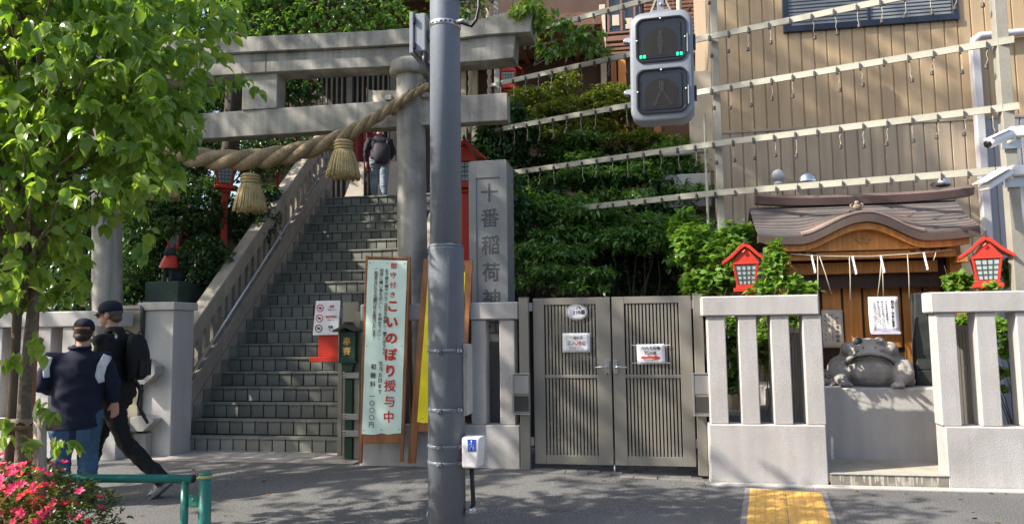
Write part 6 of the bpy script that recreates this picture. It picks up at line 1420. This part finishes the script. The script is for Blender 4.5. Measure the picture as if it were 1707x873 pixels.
def person(lab, loc, yaw, J, C, grp=None):
    """J: joints in metres, person facing +Y; C: clothing"""
    t = thing('person', lab, 'person', (0, 0, 0), grp); g_ = C.get('girth', 1.0)
    L = lambda p_: Vector(p_)
    hc = L(J['head']); b = MB(); M0 = head(b, hc, C.get('hs', 1.0), J.get('hyaw', 0), J.get('hpitch', 0))
    cx, cy = J['chest'][:2]; px_, py_, pz_ = J['pelvis']; cz_ = J['chest'][2]
    torso(b, [(pz_-.10, .12, .10, px_, py_), (pz_, .15, .11, px_, py_), (pz_+.16, .135, .10, (px_+cx)/2, (py_+cy)/2), (cz_-.04, .16, .115, cx, cy), (cz_+.08, .17, .10, cx, cy), (cz_+.15, .09, .07, cx, cy)])
    b.tube([(cx, cy-.005, cz_+.10), hc+Vector((0, -.03, -.12))], [.062, .055], 12)
    for sd in ('l', 'r'):
        s_, e_, w_ = (L(q) for q in J['arm_'+sd]); b.tube([Vector((cx, cy, cz_+.05)), s_, s_.lerp(e_, .5), e_, e_.lerp(w_, .4), w_], [.06, .05, .042, .036, .037, .026], 10); hd = J['hand_'+sd]; hand(b, w_, *hd)
        h_, k_, a_, f_ = (L(q) for q in J['leg_'+sd]); b.tube([h_, h_.lerp(k_, .5), k_, k_.lerp(a_, .35), a_], [.085, .072, .052, .052, .036], 12); b.tube([a_+Vector((0, 0, .0)), a_.lerp(f_, .5), f_], [.038, .034, .024], 8)
    fused(b, 'body', SKIN, t, .0075, 3, .45)
    # trousers
    m = MB(); tw_ = C.get('leg', 1.0); torso(m, [(pz_-.13, .155*g_, .125*g_, px_, py_), (pz_-.03, .178*g_, .142*g_, px_, py_), (pz_+.06, .172*g_, .135*g_, px_, py_), (pz_+.14, .163*g_, .125*g_, px_, py_)])
    for sd in ('l', 'r'):
        h_, k_, a_, f_ = (L(q) for q in J['leg_'+sd]); e_ = a_+(a_-k_).normalized()*.035; m.tube([h_+Vector((0, 0, .02)), h_.lerp(k_, .3), h_.lerp(k_, .65), k_, k_.lerp(a_, .4), k_.lerp(a_, .8), e_], [.112*g_*tw_, .108*g_*tw_, .092*tw_, .082*tw_, .078*tw_, .073*tw_, .072*tw_], 14)
    o = fused(m, 'trousers', C['trousers'], t, .012, 5, .5); wrinkled(o, .008, 1.5, 3)
    # jacket
    m = MB(); hem = C['hem']; torso(m, [(hem, .185*g_, .145*g_, px_, py_), (hem+.03, .198*g_, .158*g_, px_, py_), (pz_+.14, .205*g_, .158*g_, px_*.7+cx*.3, py_*.7+cy*.3), (cz_-.14, .210*g_, .155*g_, cx, cy), (cz_, .212*g_, .148*g_, cx, cy), (cz_+.07, .195*g_, .125*g_, cx, cy), (cz_+.125, .13*g_, .095*g_, cx, cy), (cz_+.165, .078, .078, cx, cy+.0), (cz_+.195, .068, .072, cx, cy+.005)])
    for sd in ('l', 'r'):
        s_, e_, w_ = (L(q) for q in J['arm_'+sd]); sl = C.get('sleeve', 1.0); m.tube([Vector((cx, cy, cz_+.03)).lerp(s_, .6), s_, s_.lerp(e_, .5), e_, e_.lerp(w_, .5), w_.lerp(e_, .06)], [.085*sl, .082*sl, .073*sl, .066*sl, .060*sl, .046*sl], 12)
    o = fused(m, 'jacket', C['jacket'], t, .012, 5, .5); wrinkled(o, .0085, 1.2, 5)
    # hair, cap
    hb = MB(); k0 = 0; hb.ell((0, -.022, .028), (.081, .100, .092), 18, 12); hb.ell((0, -.062, -.035), (.068, .052, .05), 14, 9); hb.xf(M0); hb.build('hair', C['hair'], t, smooth=True)
    if 'cap' in C:
        cb = MB(); n = 24; rs = [[(.088*k_*cos(2*pi*i/n), -.012+.110*k_*sin(2*pi*i/n), z) for i in range(n)] for z, k_ in ((.030, 1.0), (.032, 1.02), (.07, .99), (.105, .86), (.128, .60), (.138, .25), (.140, .02))]
        cb.rings(rs, cap=False)
        br_ = [[( .078*cos(a_)*(1 if k_ == 0 else .95), .060*k_+ .075*sin(a_)+(.0 if k_ == 0 else .0), .034-.030*k_-.010*abs(cos(a_))*0) for a_ in [pi*i/12 for i in range(13)]] for k_ in (0, .55, 1.0)]
        cb.rings(br_, close=False, cap=False); cb.xf(M0); o = cb.build('cap', C['cap'], t, smooth=True); sd_ = o.modifiers.new('solidify', 'SOLIDIFY'); sd_.thickness = .003
        if C.get('strap'):
            sb = MB(); sb.rings([[(.0915*cos(a_), -.012+.1135*sin(a_), z) for a_ in [radians(225+90*i/10) for i in range(11)]] for z in (.030, .048)], close=False, cap=False); sb.xf(M0); sb.build('cap_strap', TANP, o, smooth=True)
    if C.get('glasses'):
        gb = MB()
        for q in (-1, 1): gb.tube([(q*.082, -.01, .012), (q*.078, .06, .014), (q*.062, .092, .014)], .0035, 6); gb.ell((q*.034, .096, .010), (.028, .006, .020), 12, 7)
        gb.xf(M0); gb.build('glasses', RUBBER, t)
    for sd in ('l', 'r'):
        h_, k_, a_, f_ = (L(q) for q in J['leg_'+sd]); fd = (f_-a_); heel = J.get('heel_'+sd); heel = L(heel) if heel else a_+Vector((0, -.05, -.045)); fdir = (f_-heel).normalized(); up = Vector((1, 0, 0)).cross(fdir); up = up if up.z > 0 else -up
        sb = MB(); W_ = [(-.08, .030, .045), (.0, .042, .060), (.18, .047, .066), (.42, .047, .056), (.7, .053, .044), (.9, .049, .034), (1.12, .030, .020)]; rs = []
        Lf = (f_-heel).length
        for u, w_, h2 in W_: c_ = heel+fdir*Lf*u; rs.append([c_+Vector((w_*cos(2*pi*i/14), 0, 0))+up*(h2*(sin(2*pi*i/14) if sin(2*pi*i/14) > -.5 else -.5)+h2*.42) for i in range(14)])
        sb.rings(rs); sh_ = sb.build('shoe', C['shoe'], t, smooth=True)
        ob = MB(); rs = []
        for u, w_, h2 in W_: c_ = heel+fdir*Lf*u; rs.append([c_+Vector((q*(w_+.005), 0, 0))+up*zz for q, zz in ((-1, -.024), (1, -.024), (1, .010), (-1, .010))])
        ob.rings(rs); ob.build('sole', C.get('sole', WHITEC), sh_, bevel=.004)
    t.location = loc; t.rotation_euler = (0, 0, yaw); return t, M0
def local(t, mb, nm, m_, par=None, **k): return mb.build(nm, m_, par or t, **k)

# man in the navy sweater, seen from behind
P1Y = 6.02; p1x = at(126, 700, P1Y).x
J = dict(head=(.035, .04, 1.555), hyaw=radians(-4), hpitch=radians(-6), chest=(.01, .0, 1.25), pelvis=(0, 0, .86),
    arm_r=[(.215, .0, 1.325), (.295, -.045, 1.085), (.305, .05, .925)], hand_r=((.05, .12, -1), (-.35, 1, .1), (-.8, -.35, 0), 1.0, .45),
    arm_l=[(-.205, .0, 1.325), (-.285, -.045, 1.09), (-.17, .17, 1.03)], hand_l=((.75, .5, .1), (0, -.3, -1), (0, .2, 1), 1.0, .6),
    leg_r=[(.098, 0, .84), (.108, .015, .46), (.115, -.01, .09), (.13, .16, .035)], leg_l=[(-.098, 0, .84), (-.105, .02, .46), (-.10, .0, .09), (-.115, .17, .035)])
t, M0 = person('man seen from behind in a navy sweater with white shoulder stripes and blue jeans', (p1x, P1Y, 0), radians(33), J, dict(jacket=NAVY, trousers=JEAN, hem=.715, hair=HAIRM, cap=NAVY, strap=True, shoe=TANP, sole=RUBBER, girth=1.02, leg=1.06, sleeve=1.0, hs=1.0))
jk = [c_ for c_ in t.children if c_.name.startswith('jacket')][0]
def on_jacket(x, z, back=True):   # surface point on the back of the jacket
    rx, ry = .212*1.02, .150*1.10; u = max(-1, min(1, x/rx)); return -ry*sqrt(max(0, 1-u*u))
from mathutils.bvhtree import BVHTree
bv = BVHTree.FromPolygons([v.co.copy() for v in jk.data.vertices], [tuple(p_.vertices) for p_ in jk.data.polygons])
def stripe(path, w, nm='shoulder_stripe'):
    mb = MB(); rs = []; pts = []
    for i in range(len(path)-1):
        for k_ in range(6): u = k_/6; pts.append((path[i][0]+(path[i+1][0]-path[i][0])*u, path[i][1]+(path[i+1][1]-path[i][1])*u, path[i][2]+(path[i+1][2]-path[i][2])*u))
    pts.append(path[-1])
    for i, (x, z, wv) in enumerate(pts):
        d_ = Vector((pts[min(i+1, len(pts)-1)][0]-pts[max(0, i-1)][0], 0, pts[min(i+1, len(pts)-1)][1]-pts[max(0, i-1)][1])).normalized(); n_ = Vector((d_.z, 0, -d_.x)); row = []
        for j in range(6):
            q = Vector((x, -1, z))+n_*(wv*(j/5-.5)); h_, nn_, _, _ = bv.ray_cast(q, Vector((0, 1, 0)))
            row.append(h_+Vector((0, -.006, 0))+nn_*.002 if h_ else Vector((q.x, rs[-1][j].y if rs else -.1, q.z)))
        rs.append(row)
    mb.rings(rs, close=False, cap=False); o = mb.build(nm, WHITEC, jk, smooth=True); sd_ = o.modifiers.new('solidify', 'SOLIDIFY'); sd_.thickness = .004; sd_.offset = 0
stripe([(.245, 1.352, .075), (.205, 1.26, .080), (.19, 1.17, .072), (.205, 1.11, .05)], .07)
stripe([(-.215, 1.352, .055), (-.235, 1.26, .055), (-.228, 1.17, .045)], .05)
local(t, MB().tube([(.01+.083*cos(a_), .0+.085*sin(a_), 1.425) for a_ in [2*pi*i/20 for i in range(21)]], .016, 8), 'collar', NAVY, smooth=True)
local(t, MB().rings([[(.203*1.02*cos(a_), .163*1.02*sin(a_), z) for a_ in [2*pi*i/32 for i in range(32)]] for z in (.712, .775)], cap=False), 'ribbed_hem', NAVY, smooth=True)
for sx_ in (-1, 1): local(t, MB().rings([[(sx_*.085+.055*q, -.160+.0-.004*(1-abs(q)) , z) for q in (-1, -.5, 0, .5, 1)] for z in (.60, .70)], close=False, cap=False), 'jeans_pocket', JEAN, [c_ for c_ in t.children if c_.name.startswith('trousers')][0])

# man with the backpack, striding away to the left
P2Y = 6.52; p2x = at(196, 620, P2Y).x
J = dict(head=(.0, .11, 1.735), hyaw=radians(14), hpitch=radians(-4), chest=(0, .035, 1.42), pelvis=(0, .0, .99),
    arm_l=[(-.215, .03, 1.49), (-.275, -.05, 1.20), (-.25, .12, .98)], hand_l=((0, .35, -1), (.9, 0, 0), (.2, 1, .1), 1.05, .6),
    arm_r=[(.215, .03, 1.49), (.275, .06, 1.20), (.25, .28, 1.04)], hand_r=((0, .6, -.8), (-.9, 0, 0), (-.2, 1, .1), 1.05, .6),
    leg_l=[(-.10, 0, .96), (-.105, -.17, .53), (-.11, -.565, .185), (-.115, -.47, .005)], heel_l=(-.11, -.655, .155),
    leg_r=[(.10, 0, .96), (.10, .26, .54), (.10, .38, .11), (.10, .58, .06)], heel_r=(.10, .33, .035))
t, M0 = person('man in black cap and black clothes with a backpack striding to the left', (p2x, P2Y, 0), radians(92), J, dict(jacket=BLACKC, trousers=BLACKC, hem=.93, hair=HAIRG, cap=NAVY, glasses=True, shoe=mat('shoe_dark', (.05, .05, .055), .6, .2, 20, blotch=((.5, .5, .5), 22, .5, .55, .8)), sole=mat('sole_grey', (.17, .17, .175), .7, .3, 30), girth=1.0, leg=.98, sleeve=1.0, hs=1.03))
mb = MB(); rs = []
for z, w_, d_ in ((1.10, .11, .05), (1.13, .135, .075), (1.22, .145, .095), (1.36, .14, .09), (1.48, .12, .065), (1.53, .085, .045), (1.545, .05, .03)): rs.append([(w_*cos(2*pi*i/20), -.16-.0-d_*.55+d_*sin(2*pi*i/20)*.95, z) for i in range(20)])
bp = thing('backpack', 'black backpack worn by the striding man', 'backpack', (p2x, P2Y, 0)); WL[bp.name] = Vector((0, 0, 0))
mb.rings(rs); o = mb.build('bag', BLACKC, bp, smooth=True)
mb = MB(); mb.box(-.09, .09, -.300, -.285, 1.14, 1.30); mb.build('pocket', mat('bag_dark', (.014, .015, .018), .7, .2, 8), bp, bevel=.012, seg=2)
for sx_ in (-1, 1): MB().tube([(sx_*.09, -.12, 1.53), (sx_*.10, .0, 1.585), (sx_*.12, .13, 1.52), (sx_*.13, .17, 1.36), (sx_*.15, .10, 1.2), (sx_*.14, -.10, 1.10)], .016, 6, flat=.4).build('strap', BLACKC, bp, smooth=True)
MB().tube([(-.02, -.22, 1.55), (0, -.24, 1.60), (.05, -.22, 1.55)], .008, 6).build('carry_loop', RUBBER, bp, smooth=True)
MB().tube([(-.12, -.26, 1.12), (-.10, -.33, 1.0), (-.11, -.30, .88), (-.12, -.37, .78), (-.12, -.42, .70)], [.018, .022, .012, .018, .012], 6).build('dangling_strap', RUBBER, bp, smooth=True)
bp.location = (p2x, P2Y, 0); bp.rotation_euler = (0, 0, radians(92))
mb = MB(); mb.ell((-.17, -.095, 1.52), (.018, .008, .018), 10, 6); local(t, mb, 'sleeve_badge', WHITEC)

# person at the stair head
P3Y = LTY+.22; p3x = at(633, 310, P3Y).x
J = dict(head=(0, .20, 1.40), hpitch=radians(-25), chest=(0, .10, 1.10), pelvis=(0, 0, .82),
    arm_l=[(-.20, .08, 1.17), (-.27, .02, .94), (-.255, .06, .72)], hand_l=((0, .1, -1), (1, 0, 0), (0, 1, 0), 1.0, .5),
    arm_r=[(.20, .08, 1.17), (.26, .12, .95), (.2, .3, .85)], hand_r=((0, .8, -.3), (-1, 0, 0), (0, .2, 1), 1.0, .6),
    leg_l=[(-.09, 0, .80), (-.10, .18, .46), (-.09, .14, .10), (-.10, .30, .035)], leg_r=[(.09, 0, .80), (.085, -.02, .43), (.07, -.08, .09), (.08, .09, .035)])
t, M0 = person('person in pale jeans with a dark bag climbing at the top of the stairs', (p3x, P3Y, LTZ), radians(22), J, dict(jacket=mat('dark_purple_cloth', (.028, .022, .034), .8, .2), trousers=JEANL, hem=.76, hair=HAIRM, shoe=SHOEG, girth=.95, leg=1.0, sleeve=.8))
bg_ = thing('shoulder_bag', 'dark rounded bag on the back of the person at the stair head', 'bag', (p3x, P3Y, LTZ)); WL[bg_.name] = Vector((0, 0, 0))
mb = MB(); rs = [[(.03+w_*cos(2*pi*i/18), -.15+.02*(z-.7)-d_*.4+d_*sin(2*pi*i/18), z) for i in range(18)] for z, w_, d_ in ((.66, .10, .05), (.70, .14, .07), (.80, .16, .085), (.92, .16, .08), (1.02, .14, .05), (1.06, .12, .03))]
mb.rings(rs); mb.build('bag', mat('bag_purple_grey', (.035, .032, .042), .75, .2), bg_, smooth=True)
MB().tube([(-.10, -.12, 1.03), (-.12, .02, 1.20), (-.08, .16, 1.1)], .014, 6, flat=.4).build('strap', RUBBER, bg_, smooth=True); MB().tube([(.14, -.12, 1.03), (.14, .02, 1.21), (.1, .16, 1.1)], .014, 6, flat=.4).build('strap', RUBBER, bg_, smooth=True)
bg_.location = (p3x, P3Y, LTZ); bg_.rotation_euler = (0, 0, radians(22))

# ================================================================ trees outside the picture whose shade falls into it
kerb_tree('tall kerb tree standing left of the picture', -9.4, 4.1, [(-9.6, 5.2, 6.3, 1.9, 2.0, 1.6), (-8.7, 5.2, 8.3, 1.5, 1.8, 1.6), (-11.5, 5.5, 11.3, 2.6, 2.0, 2.0), (-12.4, 5.5, 8.2, 2.2, 2.0, 2.0), (-14.2, 5.4, 11.0, 1.8, 1.8, 2.0), (-10.2, 5.6, 14.2, 2.6, 1.7, 1.7), (-9.4, 5.0, 10.4, 1.2, 1.6, 1.2), (-8.4, 6.3, 11.9, 1.5, 1.5, 1.6), (-7.2, 5.9, 14.3, 1.7, 1.4, 1.5), (-9.2, 6, 15.6, 1.8, 1.4, 1.4)], 3500, .15, .2)

# ================================================================ houses across the street, behind the camera
for lab, x0, x1, h_, m_ in (('grey tiled apartment house across the street', -22, -7.5, 6.2, CONC), ('brown office block across the street', -7, 7, 7.5, mat('far_wall_brown', (.36, .31, .27), .8)), ('pale shop building across the street', 7.5, 22, 6.2, PLAST)):
    ob = thing('opposite_house', lab, 'house', ((x0+x1)/2, -13, 0)); MB().box(x0, x1, -20, -12.6, 0, h_).build('wall', m_, ob)
    for fl in range(int(h_//3)):
        for k in range(5):
            xx_ = x0+1+(x1-x0-2)*(k+.5)/5; w_ = box('window', xx_-.9, xx_+.9, -12.61, -12.56, .9+fl*3, 2.3+fl*3, WINGL, ob, 0); box('sill', xx_-1, xx_+1, -12.6, -12.45, .8+fl*3, .89+fl*3, STEEL, w_, 0)

# fallen leaves and petals on the pavement
FLEAF = mat('dead_leaf', (.16, .10, .045), .8, .25, 9)
pp = [(random.uniform(-5.6, 3.2), (random.uniform(5.5, 7.9) if i % 3 else random.uniform(7.45, 7.72))) for i in range(60)]
me = leaves_mesh('leaf_litter', [(x, y, gz(x, y)+.006) for x, y in pp], np.column_stack([rnd(60)[:, :2], np.zeros(60)]), rnd(60)*.2+np.array((0, 0, 1)), rng.uniform(.03, .06, 60), FLEAF, leaf_fine(.55, .25, .15))
o = bpy.data.objects.new('leaf_litter', me); COL.objects.link(o); put(o, kind='stuff')
